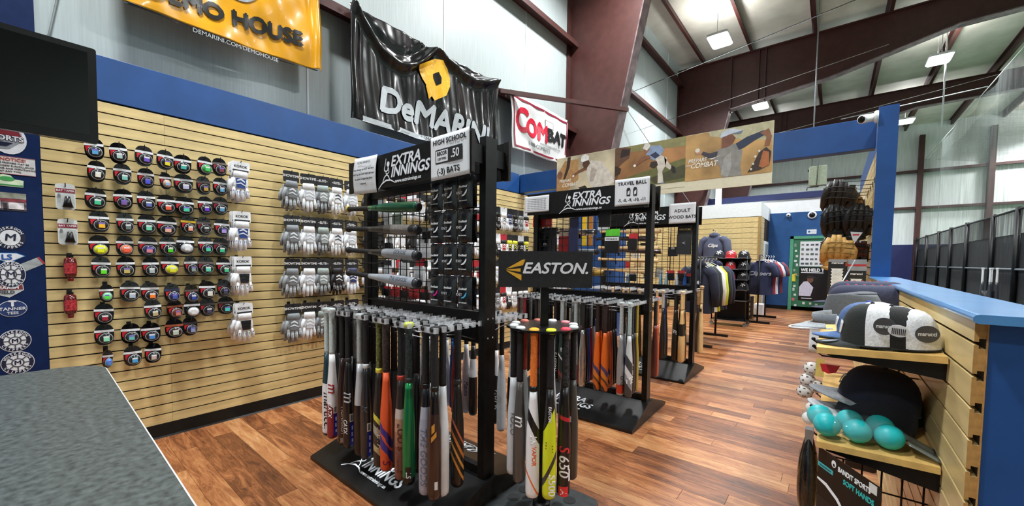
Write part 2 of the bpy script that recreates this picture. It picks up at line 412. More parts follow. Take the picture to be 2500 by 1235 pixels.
# flange braces from the girt to the column
def brace(name, p, q, r=.03, mat=STEEL, label='steel flange brace'):
    o = MB().tube([p, q], r, 4).obj(name, mat); o['kind'] = 'structure'; o['label'] = label
brace('trim_12', (WX+.2, 4.62, 4.0), (-3.02, 6.96, 4.17), .045)
brace('trim_12', (WX+.2, 11.6, 4.0), (-3.0, 13.94, 4.17), .045)
brace('trim_13', (WX+.05, 8.5, 5.6), (-3.6, 13.9, 3.1), .008, SILVER, 'diagonal steel bracing rod')
brace('trim_14', (-4.25, 9.0, 5.30), (.3, 9.0, 5.92), .008, CHROME, 'bright steel cable strung under the roof')
brace('trim_14', (-4.25, 9.6, 4.6), (.6, 9.6, 5.25), .005, CHROME, 'thin steel cable strung under the roof')
brace('trim_14', (-4.25, 15.5, 5.3), (3, 15.5, 6.2), .006, CHROME, 'thin steel cable near the second frame')
# ---- high-bay lamps
ORDL = ['first', 'second', 'third', 'fourth', 'fifth', 'sixth', 'seventh', 'eighth', 'ninth', 'tenth', 'eleventh', 'twelfth', 'thirteenth']
def lamp(i, x, y, z=7.0):
    t = E('highbay_lamp', LAMP_LABELS.get(i, 'white high-bay lamp out of view, %s row, %s from the entrance end' % ({-2: 'left', 2: 'middle', 6: 'right', 9: 'added end wall', 11: 'added far right'}.get(round(x), 'added far right'), ORDL[int((y+6)//2.6)])), 'ceiling lamp', (x, y, z), group='high-bay lamps under the roof')
    MB().rbox(-.24, .24, -.36, .36, .02, .08, .05).obj('housing', WHITE, t)
    MB().rbox(-.21, .21, -.33, .33, -.005, .02, .05).obj('diffuser', M('lamp_diffuser', '#f4f8ff', .4, emit=26), t)
    for s in (-1, 1): MB().tube([(0, s*.3, .08), (0, s*.3, .97)], .006, 5).obj('hanger', SILVER, t)
    ld = bpy.data.lights.new('highbay', 'AREA'); ld.shape = 'RECTANGLE'; ld.size = .42; ld.size_y = .66; ld.energy = LAMP_POWER; ld.color = (.96, .98, 1); ld.spread = math.radians(150)
    lo = bpy.data.objects.new('highbay_light', ld); COL.objects.link(lo); lo.parent = t; lo.location = (0, 0, -.012)
    lu = bpy.data.lights.new('added_ceiling_fill', 'AREA'); lu.size = .3; lu.energy = LAMP_POWER*.15  # upward fill added above each lamp to brighten the ceiling
    lo = bpy.data.objects.new('added_ceiling_fill', lu); COL.objects.link(lo); lo.parent = t; lo.location = (0, 0, .1); lo.rotation_euler = (PI, 0, 0)
LAMP_LABELS = {3: 'glowing high-bay lamp nearest the brown column', 4: 'glowing high-bay lamp just above the pitcher poster board', 8: 'glowing high-bay lamp at upper right above the camera post', 9: 'glowing high-bay lamp right beside the blue post top'}
LP = [(-2.4, -5.4), (-2.4, .2), (-2.4, 5.7), (-2.45, 11.2), (-2.26, 16.7), (-2.2, 22.3), (2, 4.2), (2, 10.1), (2.02, 15.9), (1.97, 21.9), (6.4, .2), (6.4, 5.7), (6.4, 11.2), (6.4, 16.7), (6.4, 22.2), (6.4, 25.0), (8.6, 25.0), (10.8, 4.2), (10.8, 10.1), (10.8, 15.9), (10.8, 21.9)]  # far right row and end wall pair are unseen, added for brightness
for i, (x, y) in enumerate(LP): lamp(i, x, y)
# ---- batting area outside the partition
ST('floor_outside', MB().box(.30, 14, -8, 26.5, -.06, -.002), M('concrete', '#4a4b49', .7, noise=.12, scale=4), label='concrete floor of the batting area')
ST('floor_turf', MB().box(2.95, 13.8, 2, 26.4, -.002, .012), M('green_turf', '#3f6a35', .9, noise=.2, scale=60), label='green turf in the batting cages')
def netmat(name, col, cells, open_):
    mt = bpy.data.materials.new(name); mt.use_nodes = True; N = mt.node_tree.nodes; L = mt.node_tree.links; b = N['Principled BSDF']
    b.inputs['Base Color'].default_value = srgb(col); b.inputs['Roughness'].default_value = .8
    ge = N.new('ShaderNodeTexCoord'); nz = N.new('ShaderNodeTexNoise'); nz.inputs['Scale'].default_value = 3; nz.inputs['Detail'].default_value = 3
    mp = N.new('ShaderNodeMapping'); mp.inputs['Scale'].default_value = (1, 3.5, .25); L.new(ge.outputs['Object'], mp.inputs[0]); L.new(mp.outputs[0], nz.inputs['Vector'])
    mr = N.new('ShaderNodeMapRange'); mr.inputs[1].default_value = .3; mr.inputs[2].default_value = .7; mr.inputs[3].default_value = open_-.14; mr.inputs[4].default_value = open_+.14
    L.new(nz.outputs['Fac'], mr.inputs[0]); L.new(mr.outputs[0], b.inputs['Alpha'])
    return mt
fx = 2.9
fe = E('cage_fence', 'tall black screened fence along the batting cages', 'fence', (fx, 0, 0))
for y in (4.8, 6.5, 8.2, 9.9, 11.3, 12.88, 14.53, 16.9, 18.9, 20.78, 23.2, 25.66): MB().tube([(0, y, 0), (0, y, 2.62)], .05, 8).obj('post', BLACK, fe)
MB().tube([(0, 4.5, 2.57), (0, 26.4, 2.57)], .025, 8).obj('top_rail', BLACK, fe)
MB().tube([(0, 4.5, 1.33), (0, 26.4, 1.33)], .022, 8).obj('mid_rail', M('grey_rail', '#6d7478', .4, metal=.4), fe)
MB().box(.04, .046, 4.5, 26.4, .03, 2.08).obj('windscreen', netmat('windscreen_mesh', '#0d1110', 1, .93), fe)
MB().box(.03, .034, 4.5, 26.4, 2.08, 2.56).obj('mesh', netmat('fence_mesh', '#0d1110', 1, .55), fe)
nt_ = E('cage_net', 'dark hanging net above the cage fence', 'net', (fx+.18, 0, .06))
MB().grid(lambda u, v: (.05*math.sin(u*60)+.05*math.sin(u*23), 4+22.3*u, 2.6+3.6*v-.12*abs(math.sin(u*22))*v), 160, 8).obj('netting', netmat('net_mesh', '#59625f', 1, .30), nt_)
MB().tube([(0, 4, 6.2), (0, 26.4, 6.2)], .012, 6).obj('cable', M('white_rope', '#c9ced0', .6), nt_)
n2 = E('cage_net', 'second layer of netting slung deeper over the cages', 'net', (fx+.5, 0, 0))
MB().grid(lambda u, v: (4.5*v, 4+22*u, 6.15-.35*math.sin(v*PI)-.12*abs(math.sin(u*22))), 60, 12).obj('netting', netmat('net_roof_mesh', '#4a5453', 1, .30), n2)
o = MB().tube([(-.0, 15, 5.6), (2.98, 16.2, 6.15)], .012, 6).obj('net_cable', M('white_rope')); tag(o, 'white cable tying the net to the blue post', 'cable')
o = MB().tube([(2.1, 15.6, 7.972), (2.1, 15.6, 5.1)], .018, 6).obj('drop_pole', WHITE); tag(o, 'thin white pole hanging below the upper right lamp', 'pole')
ST('wall_column_boxing', MB().box(-3.99, -3.1, 6.72, 7.22, 0, 2.8), BLUE, label='blue boxed-in building column on the left wall')
# ================================================================ BATS
def bat_meshes(r=.033, wood=False):
    L_ = .84
    barrel = [(r*.80, .004), (r*.95, .010), (r, .03), (r, .26), (r*.93, .34), (r*.74, .42), (r*.6, .49), (.0178, .545)]
    if wood: barrel = [(r*.55, .0), (r*.85, .006), (r, .02), (r, .22), (r*.9, .32), (r*.68, .44), (r*.46, .56), (.0135, .62)]
    g0 = barrel[-1][1]
    grip = []
    n = 16
    for i in range(n+1):
        z = g0+(L_-.025-g0)*i/n
        grip.append((.0172-.0012*i/n+(.0009 if i % 2 and not wood else 0)+(.004*max(0, (i-13)/3)**2), z))
    knob = [(.0175, .812), (.0235, .818), (.0255, .826), (.0245, .836), (.018, .840), (.006, .841)]
    cap = [(r*.45, -.001), (r*.72, .0), (r*.82, .0045)]
    return dict(barrel=MB().lathe(barrel, 20).mesh('barrel'), grip=MB().lathe(grip, 12).mesh('grip'), knob=MB().lathe(knob, 16).mesh('knob'), cap=MB().lathe(cap, 16).mesh('end_cap'),
                collar=MB().lathe([(.0185, g0-.016), (.0205, g0-.012), (.0202, g0+.004), (.0185, g0+.010)], 14).mesh('collar'))
BATM = {'std': bat_meshes(.0335), 'slim': bat_meshes(.0285), 'wood': bat_meshes(.0325, True)}
BR = {'std': .0335, 'slim': .0285, 'wood': .0325}
def cyl(me, z0, ang, r):
    for v in me.vertices:
        x, y, z = v.co; a = ang+y/r; rr = r+.0007+z
        v.co = (rr*math.cos(a), rr*math.sin(a), z0-x)
    me.update(); return me
TXC = {}
def cyltext(s, z0, ang, size, mat, parent, r, shear=0., bold=0., sx=1., flip=False):
    key = (s, z0, ang, size, r, shear, bold, sx, flip)
    if key not in TXC:
        me = textmesh(s, size, shear, bold, 'CENTER', .0006, 1., 1.).copy()
        if len(me.materials): me.materials.clear()
        for v in me.vertices:
            v.co.x *= sx
            if flip: v.co.x *= -1; v.co.y *= -1
        TXC[key] = cyl(me, z0, ang, r)
    me = TXC[key]
    return OBJ('lettering', me, mat, parent)
def cylpatch(z0, z1, a0, a1, r, mat, parent, name='sticker', slant=0.):
    key = ('p', z0, z1, a0, a1, r, slant)
    if key not in TXC:
        TXC[key] = MB().grid(lambda u, v: ((r+.0006)*math.cos(a0+(a1-a0)*u), (r+.0006)*math.sin(a0+(a1-a0)*u), z0+(z1-z0)*v+slant*u), 6, 1).mesh(name)
    return OBJ(name, TXC[key], mat, parent)
def bat(label, x, y, ztop, rotz=0, kind='std', barrel='#222222', grip='#141416', knob=None, cap='#0c0c0d', collar=None, sc=1., deco=(), group=None, rot=None, tilt=0.):
    """bat hanging knob-up: ztop = top of knob"""
    mm = BATM[kind]
    r = rot if rot is not None else (tilt, 0, rotz)
    t = E('baseball_bat', label, 'bat', (x, y, ztop-.84*sc) if rot is None else (x, y, ztop), r, group)
    t.scale = (sc, sc, sc)
    bm = barrel if not isinstance(barrel, str) else C(barrel, .3, coat=.4, noise=.03)
    gm = grip if not isinstance(grip, str) else C(grip, .75, noise=.07, scale=90, bump=.25)
    b = OBJ('barrel', mm['barrel'], bm, t)
    OBJ('grip', mm['grip'], gm, t)
    OBJ('knob', mm['knob'], C(knob or '#1a1a1c', .5) if not isinstance(knob, bpy.types.Material) else knob, t)
    OBJ('end_cap', mm['cap'], C(cap, .4), t)
    if collar: OBJ('collar', mm['collar'], C(collar, .4), t)
    R_ = BR[kind]
    for d in deco:
        if d[0] == 't':      # ('t', text, z, angle offset, size, colour, sx)
            cyltext(d[1], d[2], -PI/2+d[3], d[4], C(d[5], .4), b, R_, shear=.2, bold=.0006, sx=d[6] if len(d) > 6 else 1., flip=len(d) > 7)
        elif d[0] == 'p':    # ('p', z0, z1, a0, a1, colour)
            cylpatch(d[1], d[2], -PI/2+d[3], -PI/2+d[4], R_+(d[7] if len(d) > 7 else 0), C(d[5], .35), b, slant=d[6] if len(d) > 6 else 0.)
    return t
PRICE = [('p', .02, .16, .15, 1.0, '#1f27a8'), ('p', .04, .06, .45, .75, '#d8dcf4'), ('p', .075, .10, .4, .7, '#c9cef0'), ('p', .115, .14, .45, .75, '#d8dcf4'), ('p', .165, .215, .1, .85, '#e9ebee'), ('p', .172, .208, .22, .7, '#55585d')]
# ---------------------------------------------------------------- bat racks
ACR = M('clear_acrylic', '#f0f4f8', .06, noise=.01, alpha=.36, spec=.9)
GRIDM = M('black_wire', '#0b0b0c', .4)
def extra_logo(parent, x, z, y, s, rot=FACE_Y, wm=None):
    """running-player mark and the shop name, in the sign's own plane"""
    wm = wm or M('sign_white', '#e6eaee', .5, noise=.02)
    def P(px, pz, d=0.):
        if rot == FACE_Y: return (x+px*s, y-d, z+pz*s)
    return wm
def logo_on(parent, origin, rot, s):
    wm = M('sign_white', '#e6eaee', .5, noise=.02)
    g = M('sign_grey', '#8d949c', .5, noise=.02)
    Rm = Euler(rot).to_matrix(); o0 = Vector(origin)
    def at(px, pz, d=.0012): return o0+Rm @ Vector((px*s, pz*s, d))
    for pts, wd in ((((-.27, .10), (-.30, .0), (-.29, -.02)), .010), (((-.295, -.005), (-.27, -.02), (-.245, -.01), (-.235, .03), (-.25, .05)), .012),
                    (((-.28, -.03), (-.25, -.045), (-.225, -.03), (-.23, .01)), .010), (((-.33, -.115), (-.30, -.07), (-.265, -.05), (-.235, -.065), (-.215, -.10)), .012),
                    (((-.40, -.17), (-.34, -.125), (-.27, -.10), (-.20, -.105), (-.13, -.135)), .014)):
        flat(stroke(pts, wd), at(0, 0), rot, wm, parent).scale = (s, s, 1)
    flat(ell(.022, .024, 14, -.238, .045), at(0, 0, .0016), rot, wm, parent).scale = (s, s, 1)
    text('EXTRA', at(.02, .055, .0010), rot, .13*s, g, parent, shear=.25, bold=.006*s, sx=1.08)
    text('EXTRA', at(.02, .055, .0022), rot, .13*s, wm, parent, shear=.25, bold=.002*s, sx=1.08)
    text('INNINGS', at(.08, -.042, .0012), rot, .13*s, g, parent, shear=.25, bold=.006*s, sx=1.05)
    text('INNINGS', at(.08, -.042, .0024), rot, .13*s, wm, parent, shear=.25, bold=.002*s, sx=1.05)
    text('www.extrainnings.us', at(.06, -.125, .0012), rot, .045*s, wm, parent, bold=.0008*s)
def holder_mesh():
    """clear bat-holder: spine with paired open notches and raised rims, reaching forward 0.33 m"""
    mb = MB(); n = 6; st = .053
    mb.box(-.006, .006, -.34, 0, -.004, .012)
    for i in range(n+1):
        y = -.34+i*st
        mb.box(-.062, .062, y-.005, y+.005, -.006, .006)
        for s in (-1, 1): mb.box(s*.062-.006, s*.062+.006, y-.011, y+.011, -.012, .016)
        if i < n: mb.cbox((0, y+st/2, .018), (.012, .02, .014))
    mb.box(-.062, .062, -.348, -.340, -.014, .014)
    return mb.mesh('bat_holder')
HOLDER = holder_mesh()
def wedge():
    return [(-.4475, 0), (-.4475, .026), (-.43, .032), (-.07, .145), (-.045, .152), (.045, .152), (.07, .145), (.43, .032), (.4475, .026), (.4475, 0)]
RACK_BASE = MB().prism(wedge(), -.65, .65, 0).mesh('base')
def bat_rack(label, cx, cy, rz):
    t = E('bat_rack', label, 'display rack', (cx, cy, 0), (0, 0, rz), 'black bat racks standing in a row')
    b = OBJ('base', RACK_BASE, M('black_gloss_base', '#060708', .34, noise=.3, scale=5, spec=.4), t)
    sl = math.atan2(.113, .36)
    logo_on(b, (-.05, -.27, .0835), (sl, 0, 0), .72)
    logo_on(b, (.05, .27, .0835), (sl, 0, PI), .72)
    for s in (-1, 1):
        MB().prism([(y, z-.001) for y, z in wedge()], s*.651-.0015, s*.651+.0015, 0).obj('side_plate', M('worn_black_steel', '#1b1916', .42, noise=.2, spec=.3), b)
        p = MB().box(s*.605-.024, s*.605+.024, -.045, .045, .15, 2.09).obj('post', M('post_black', '#0c0d0d', .38, noise=.2, spec=.35), t)
        for z in (.965, 1.075):
            for yy in (-.02, .02): MB().lathe([(.006, 0), (.006, .003), (.003, .005)], 8, rot=(0, PI/2*s, 0)).obj('bolt', SILVER, p, (s*.63, yy, z))
    MB().box(-.58, .58, -.028, .028, .93, 1.105).box(-.58, .58, -.05, .05, 1.105, 1.115).obj('rail', BLACK, t)
    MB().box(-.58, .58, -.02, .02, .152, .20).obj('foot_rail', BLACK, t)
    MB().box(-.58, .58, -.02, .02, 1.85, 1.9).obj('top_rail', BLACK, t)
    g = MB()
    for i in range(17):
        x = -.575+i*1.15/16; g.box(x-.0025, x+.0025, -.012, -.007, 1.115, 1.86)
    for i in range(11):
        z = 1.115+i*.0745; g.box(-.58, .58, -.007, -.002, z-.0025, z+.0025)
    g.obj('wire_grid', GRIDM, t)
    for s in (-1, 1):
        y = s*.15
        sg = MB().box(-.635, .635, -.007, .007, -.108, .108).obj('header_sign', M('sign_black', '#08090a', .5, noise=.1, spec=.25), t, (0, y, 1.988))
        MB().box(.60, .636, -.009, .012, -.112, .112).obj('edge_strip', M('worn_black_steel'), sg)
        logo_on(sg, (.035, -.0085, .004), FACE_Y, .70) if s < 0 else logo_on(sg, (-.06, .0085, 0), (PI/2, 0, PI), .62)
        for q in (-1, 1): MB().box(q*.59-.02, q*.59+.02, min(0, s*.145), max(0, s*.145), 1.94, 2.04).obj('sign_arm', M('post_black'), t)
    for s in (-1, 1):
        for k in range(6):
            o = OBJ('bat_holder', HOLDER, ACR, t, (-.545+.217*k, s*-.03 if s > 0 else .03, 1.05), (0, 0, 0 if s > 0 else PI))
    wm = M('bracket_wire', '#8e9296', .3, metal=.8)
    for s in (-1, 1):
        w_ = MB().tube([(-.55, s*.33, 1.018), (.57, s*.33, 1.018)], .004, 5).tube([(-.55, s*.31, .985), (.57, s*.31, .985)], .003, 5)
        for x in (-.5, -.1, .3, .55): w_.tube([(x, s*.33, 1.018), (x, s*.18, 1.0), (x, s*.03, .95)], .003, 5).tube([(x, s*.33, 1.018), (x, s*.03, 1.03)], .003, 5)
        w_.obj('support_wire', wm, t)
    return t
RK = [(-2.13, 1.64, 0.), (-1.885, 3.487, math.radians(1.5)), (-1.935, 5.165, 0.)]
RN = ['HIGH SCHOOL', 'TRAVEL BALL', 'ADULT WOOD BATS']
for (cx, cy, rz), n_ in zip(RK, RN): bat_rack('black bat rack with the %s sheet on its header' % n_, cx, cy, rz)
def rk(i, lx, ly):
    cx, cy, rz = RK[i]; return cx+lx*math.cos(rz)-ly*math.sin(rz), cy+lx*math.sin(rz)+ly*math.cos(rz)
def cface(x, y): return math.atan2(-y, -x)+PI/2       # turn a bat's decals towards the shop entrance
ORD = ['leftmost', 'second', 'third', 'fourth', 'fifth', 'rightmost']
DEP = ['front', 'second', 'third', 'fourth', 'fifth', 'sixth']
def hang(i, col, side, dep, desc, face=1, **k):
    """hang a bat: rack i, holder column, side -1/+1 of the spine, depth from the outer end, face 1 front / -1 back"""
    lx = -.545+.217*col+side*.036
    ly = face*(-(.37-.0135-dep*.053))
    x, y = rk(i, lx, ly)
    lab = '%s, %s %s, %s rack' % (desc, ORD[col], (DEP[dep] if face > 0 else ('rear', 'rear second', 'rear third')[dep]) + ('' if dep == 0 and face > 0 else (' left' if side < 0 else ' right')), RN[i].lower().replace('adult ', '').replace('bats', 'bat'))
    k.setdefault('sc', 1.065 if (i == 0 and face > 0) else 1.)
    return bat(lab, x, y, 1.068, cface(x, y)+random.uniform(-.15, .15), group='bats on the %s rack' % RN[i].lower(), **k)
GRY = '#a9b3b3'; BLK = '#131315'
P_orange = BM('orange_purple_paint', [(0, '#d9532b'), (.07, '#d9532b'), (.09, '#2c2a86'), (.15, '#d9532b'), (.17, '#33257e'), (.23, '#d9532b'), (.26, '#e05a2e')], diag=1.6, swirl=.07)
P_meta = BM('gold_black_paint', [(0, '#2b2a28'), (.06, '#b8a878'), (.1, '#2e2c2a'), (.16, '#a7a090'), (.21, '#2a2927'), (.24, '#d6cf4a'), (.27, '#262626'), (.3, '#24231f')], diag=1.1, swirl=.03)
P_copper = BM('silver_copper_paint', [(0, '#7b4a40'), (.18, '#9a6a58'), (.26, '#b58c76'), (.33, '#c4b6ae'), (.38, '#2b2624')], swirl=.02)
P_green = BM('green_metal_paint', [(0, '#1f2a24'), (.04, '#1f8a52'), (.45, '#1c8049'), (.5, '#2ca862')], metal=.5, rough=.25)
P_brown = BM('dark_brown_paint', [(0, '#3a2620'), (.3, '#35231e'), (.42, '#141110')], rough=.25)
P_flame = BM('orange_flame_paint', [(0, '#16130f'), (.05, '#16130f'), (.09, '#e09a3c'), (.115, '#16130f'), (.15, '#e8a850'), (.175, '#16130f'), (.21, '#d98434'), (.235, '#16130f'), (.28, '#cf6a4a'), (.30, '#16130f')], diag=2.2)
P_rain = BM('rainbow_paint', [(0, '#e0b020'), (.03, '#c8501c'), (.06, '#1b1b1e'), (.14, '#2a63b8'), (.17, '#4fb0d8'), (.2, '#e8d23a'), (.23, '#e07028'), (.26, '#e8ebec')], diag=.5, swirl=.06)
P_white_red = BM('white_red_paint', [(0, '#8e1d2c'), (.16, '#7d1626'), (.2, '#e9e9ea'), (.5, '#f0f0f0')], diag=.8)
P_lav = BM('lavender_silver_paint', [(0, '#aab2c6'), (.38, '#b9c1d2'), (.44, '#20242a')], metal=.3)
P_mar = BM('white_navy_paint', [(0, '#1c2430'), (.012, '#e6e8ea'), (.33, '#e2e5e6'), (.34, '#1b3a44'), (.55, '#1b3a44')], diag=.2)
FRONT1 = [   # column, side, description, material args
 (0, -1, 'white and teal bat with black lettering', dict(barrel=P_mar, grip='#bccac8', knob='#b5c3c1', deco=[('t', 'marucci', .17, .0, .062, '#101216', 1.25)])),
 (0, 1, 'white bat with a red barrel and blue price label', dict(barrel=P_white_red, grip='#c3cecb', knob='#c9d2d0', deco=PRICE+[('t', 'CATX', .19, -.6, .035, '#e8e8e8'), ('t', 'm', .33, -.1, .085, '#a01828')])),
 (1, -1, 'black and maroon bat with grey lettering', dict(barrel='#2a1718', grip=BLK, deco=[('t', 'MONARCH', .16, 0, .034, '#b9b3b0'), ('p', .02, .05, -.5, .5, '#8e7a70')])),
 (1, 1, 'black bat with a script letter and blue price label', dict(barrel='#141517', grip=BLK, collar='#2a2c30', deco=PRICE+[('t', 'm', .32, -.1, .09, '#c9ccd2'), ('t', 'CATX', .14, -.7, .033, '#d8d8da')])),
 (2, -1, 'silver-white bat with a light grey grip and blue label', dict(barrel=BM('silver_black_paint', [(0, '#17181a'), (.2, '#1b1c1e'), (.3, '#c3c8cb'), (.5, '#cfd3d5')], metal=.3), grip='#a4aaa8', knob='#a9afae', deco=PRICE)),
 (2, 1, 'charcoal bat with white collar and blue price label', dict(barrel='#26272a', grip=BLK, collar='#d4d8da', deco=PRICE+[('t', 'M', .30, -.4, .05, '#4e5258')])),
 (3, -1, 'black and gold bat with a yellow camouflage grip', dict(barrel=P_meta, grip=M('camo_grip', '#5d5f2a', .7, noise=.4, scale=90), collar='#d8d24a', deco=[('t', 'META', .17, 0, .05, '#c9c19a')])),
 (3, 1, 'bright orange bat with purple angular pattern', dict(barrel=P_orange, grip=M('speckled_brown_grip', '#2f211d', .7, noise=.4, scale=90), knob='#2a1d1a', deco=[('t', 'S', .055, 0, .06, '#7a1c3a')])),
 (4, -1, 'copper and silver bat with vertical lettering', dict(barrel=P_copper, grip=BLK, collar='#b03a30', deco=[('t', 'LOUISVILLE', .18, 0, .052, '#5c2a22', 1.0)])),
 (4, 1, 'metallic green bat with a lime knob', dict(barrel=P_green, grip=M('teal_speckle_grip', '#1d2b28', .7, noise=.4, scale=90), knob='#c4d15a', collar='#2a2f2c', deco=[('p', .02, .10, -.45, .45, '#23201c'), ('t', 'LS', .06, 0, .035, '#e8e8e8')])),
 (5, -1, 'pale lavender-silver bat with outlined lettering', dict(barrel=P_lav, grip=BLK, collar='#101113', deco=[('t', 'THE GOODS', .2, -.3, .046, '#6d7688', 1.1)])),
 (5, 1, 'dark brown bat with a yellow diamond mark', dict(barrel=P_brown, grip=BLK, collar='#17130f', deco=[('p', .33, .37, -.35, .1, '#d99a3c', .015), ('p', .29, .315, -.4, .35, '#d99a3c', .03), ('p', .06, .10, .1, .55, '#dfe2e4')])),
]
for c, s, d, k in FRONT1: hang(0, c, s, 0, d, **k)
BACKC = ['#1d1f22', '#dfe3e6', '#2b2d31', '#8b1e28', '#30343a', '#c9ced3', '#20304f', '#3b3d40']
GR = [BLK, '#8e9698', BLK, BLK, '#2a2426']
CN = {'#1d1f22': 'black', '#dfe3e6': 'white', '#2b2d31': 'graphite', '#8b1e28': 'dark red', '#30343a': 'slate grey', '#c9ced3': 'silver', '#20304f': 'navy', '#3b3d40': 'charcoal', '#d8641e': 'orange', '#1b5fae': 'blue', '#d9c027': 'yellow', '#1d3b34': 'dark green'}
n = 0
for c in range(6):
    for s in (-1, 1):
        for dep in (1, 2):
            if (c, s, dep) in ((4, -1, 1), (5, 1, 2), (3, -1, 2), (5, -1, 2), (4, 1, 1), (1, -1, 2)): continue
            if (c, s, dep) == (5, 1, 1):
                hang(0, 5, 1, 1, 'white bat with thin outline', barrel='#d7dbde', grip=BLK, cap='#c8ccd0'); continue
            col = BACKC[(n*5+c) % len(BACKC)]; n += 1
            hang(0, c, s, dep, '%s bat partly hidden' % CN[col], barrel=col, grip=GR[n % 5])
hang(0, 5, 1, 3, 'black bat with orange flame stripes', barrel=P_flame, grip=BLK, collar='#2b2b2b')
BACK1 = [(5, 1, 'white bat with rainbow blocks on the barrel', dict(barrel=P_rain, grip=BLK)), (5, -1, 'black bat reading EASTON', dict(barrel=BM('white_black_paint', [(0, '#17181a'), (.34, '#15171a'), (.37, '#e3e6e8')], diag=.3), grip='#d9dcde', deco=[('t', 'EASTON', .17, 0, .05, '#9aa0a6')])),
 (4, 1, 'black bat reading GHOST with yellow patch', dict(barrel=BM('white_black_paint2', [(0, '#15161a'), (.3, '#131417'), (.36, '#e8e8ea'), (.42, '#e8e8ea')], diag=.4), grip=BLK, deco=[('t', 'GHOST', .17, 0, .055, '#e6e6e8'), ('p', .05, .13, .4, .9, '#e2d233')])),
 (4, -1, 'white bat with a pink taper', dict(barrel=BM('pink_white_paint', [(0, '#5c1638'), (.1, '#2b1420'), (.22, '#d14a8c'), (.27, '#e6d23c'), (.3, '#30323a'), (.4, '#eceef0'), (.5, '#e0307e')], diag=.3), grip='#e0307e', kind='slim', deco=[('t', 'FUEL', .24, 0, .04, '#b0206c')])),
 (3, 1, 'black and white bat with black grip', dict(barrel=BM('black_white_paint', [(0, '#16171a'), (.15, '#1a1b1e'), (.3, '#dfe2e4'), (.44, '#17181a')]), grip=BLK)),
 (3, -1, 'white bat with blue brushed lettering', dict(barrel='#dfe4ea', grip=BLK, deco=[('t', 'Mizuno', .2, 0, .04, '#1c3f8c')])),
 (2, 1, 'bright blue bat with a small label', dict(barrel='#1d64b4', grip='#1d64b4', kind='slim', deco=[('p', .02, .09, -.4, .4, '#20242c')])),
 (2, -1, 'white softball bat with grey script', dict(barrel='#dcdfe2', grip='#d9dcde')),
 (1, 1, 'charcoal bat behind the green one', dict(barrel='#2c2e31', grip=BLK)), (1, -1, 'silver bat seen beneath the rail', dict(barrel='#b9bec4', grip=BLK)),
 (0, 1, 'navy bat seen at the left end', dict(barrel='#20304f', grip=BLK)), (0, -1, 'graphite bat seen at the left end', dict(barrel='#2b2d31', grip=BLK))]
for c, s, d, k in BACK1:
    hang(0, c, s, 0, d, face=-1, sc=.93, **k)
for c in range(6): hang(0, c, (-1)**c, 2, '%s bat tucked inside' % CN[BACKC[c]], face=-1, sc=.9, barrel=BACKC[c], grip=GR[c % 5])
# rack 2 -----------------------------------------------------------------
P_or2 = BM('orange_camo_paint', [(0, '#2a2326'), (.03, '#c8641c'), (.08, '#4b3a2c'), (.11, '#d97a2a'), (.17, '#4a3f6e'), (.22, '#e06a1c'), (.5, '#dd5f18')], diag=1.3, swirl=.05)
P_blk_wh = BM('fz_paint', [(0, '#3a3c3f'), (.1, '#8c9194'), (.17, '#d8dcde'), (.24, '#3c3f42'), (.34, '#c9ced0')], diag=1.5)
P_fs = BM('fs_paint', [(0, '#26282b'), (.12, '#17181b'), (.2, '#1d2f9c'), (.3, '#2b46c8'), (.36, '#b9c6dc'), (.45, '#aeb6bc')], diag=1.8)
P_sil_red = BM('silver_red_paint', [(0, '#a9adb0'), (.02, '#c8442c'), (.10, '#a9aeb2'), (.5, '#b4b9bc')], metal=.4)
P_grn2 = BM('dark_green_paint', [(0, '#12211f'), (.04, '#7a2a30'), (.08, '#16302c'), (.22, '#d8dcdc'), (.24, '#17332e'), (.4, '#1a2f2c')], diag=1.5)
R2F = [(0, -1, 'brown gripped dark bat', dict(barrel='#2a1f1e', grip='#3a2220')), (0, 1, 'dark red gripped bat', dict(barrel='#26282c', grip='#7d1d24')),
 (1, -1, 'black bat with a black grip', dict(barrel='#17181b', grip=BLK)), (1, 1, 'black bat with red band', dict(barrel=BM('blk_red', [(0, '#2a1214'), (.1, '#a02a30'), (.16, '#1b1c1f')]), grip=BLK)),
 (2, -1, 'black bat with white vertical brand', dict(barrel='#1d1f21', grip=BLK, deco=[('t', 'EASTON', .2, 0, .05, '#e8e8e8')])), (2, 1, 'dark green bat with grey grip', dict(barrel=P_grn2, grip=GRY, deco=[('t', 'm', .33, 0, .05, '#dfe2e4')])),
 (3, -1, 'white bat with a grey grip', dict(barrel='#d3d8da', grip=GRY, kind='slim', deco=[('p', .02, .2, .3, .8, '#b03048')])), (3, 1, 'plain silver bat with black grip', dict(barrel=M('polished_alloy', '#c3c5c6', .2, metal=.9), grip='#20211e')),
 (4, -1, 'orange camouflage bat with dark brown grip', dict(barrel=P_or2, grip='#2d1c18')), (4, 1, 'second orange camouflage bat beside its twin', dict(barrel=P_or2, grip='#2d1c18')),
 (5, -1, 'silver bat with a red foot band and grey grip', dict(barrel=P_sil_red, grip='#b9bfbf', knob='#b9bfbf', deco=[('t', 'ONE', .14, .5, .045, '#2a2c30')])), (5, 1, 'black and white bat with silver grip', dict(barrel=P_blk_wh, grip='#a9bcbc', knob='#b2c0c0', deco=[('t', 'FZ', .16, 0, .06, '#f0f0f0')]))]
for c, s, d, k in R2F: hang(1, c, s, 0, d, sc=.95, **k)
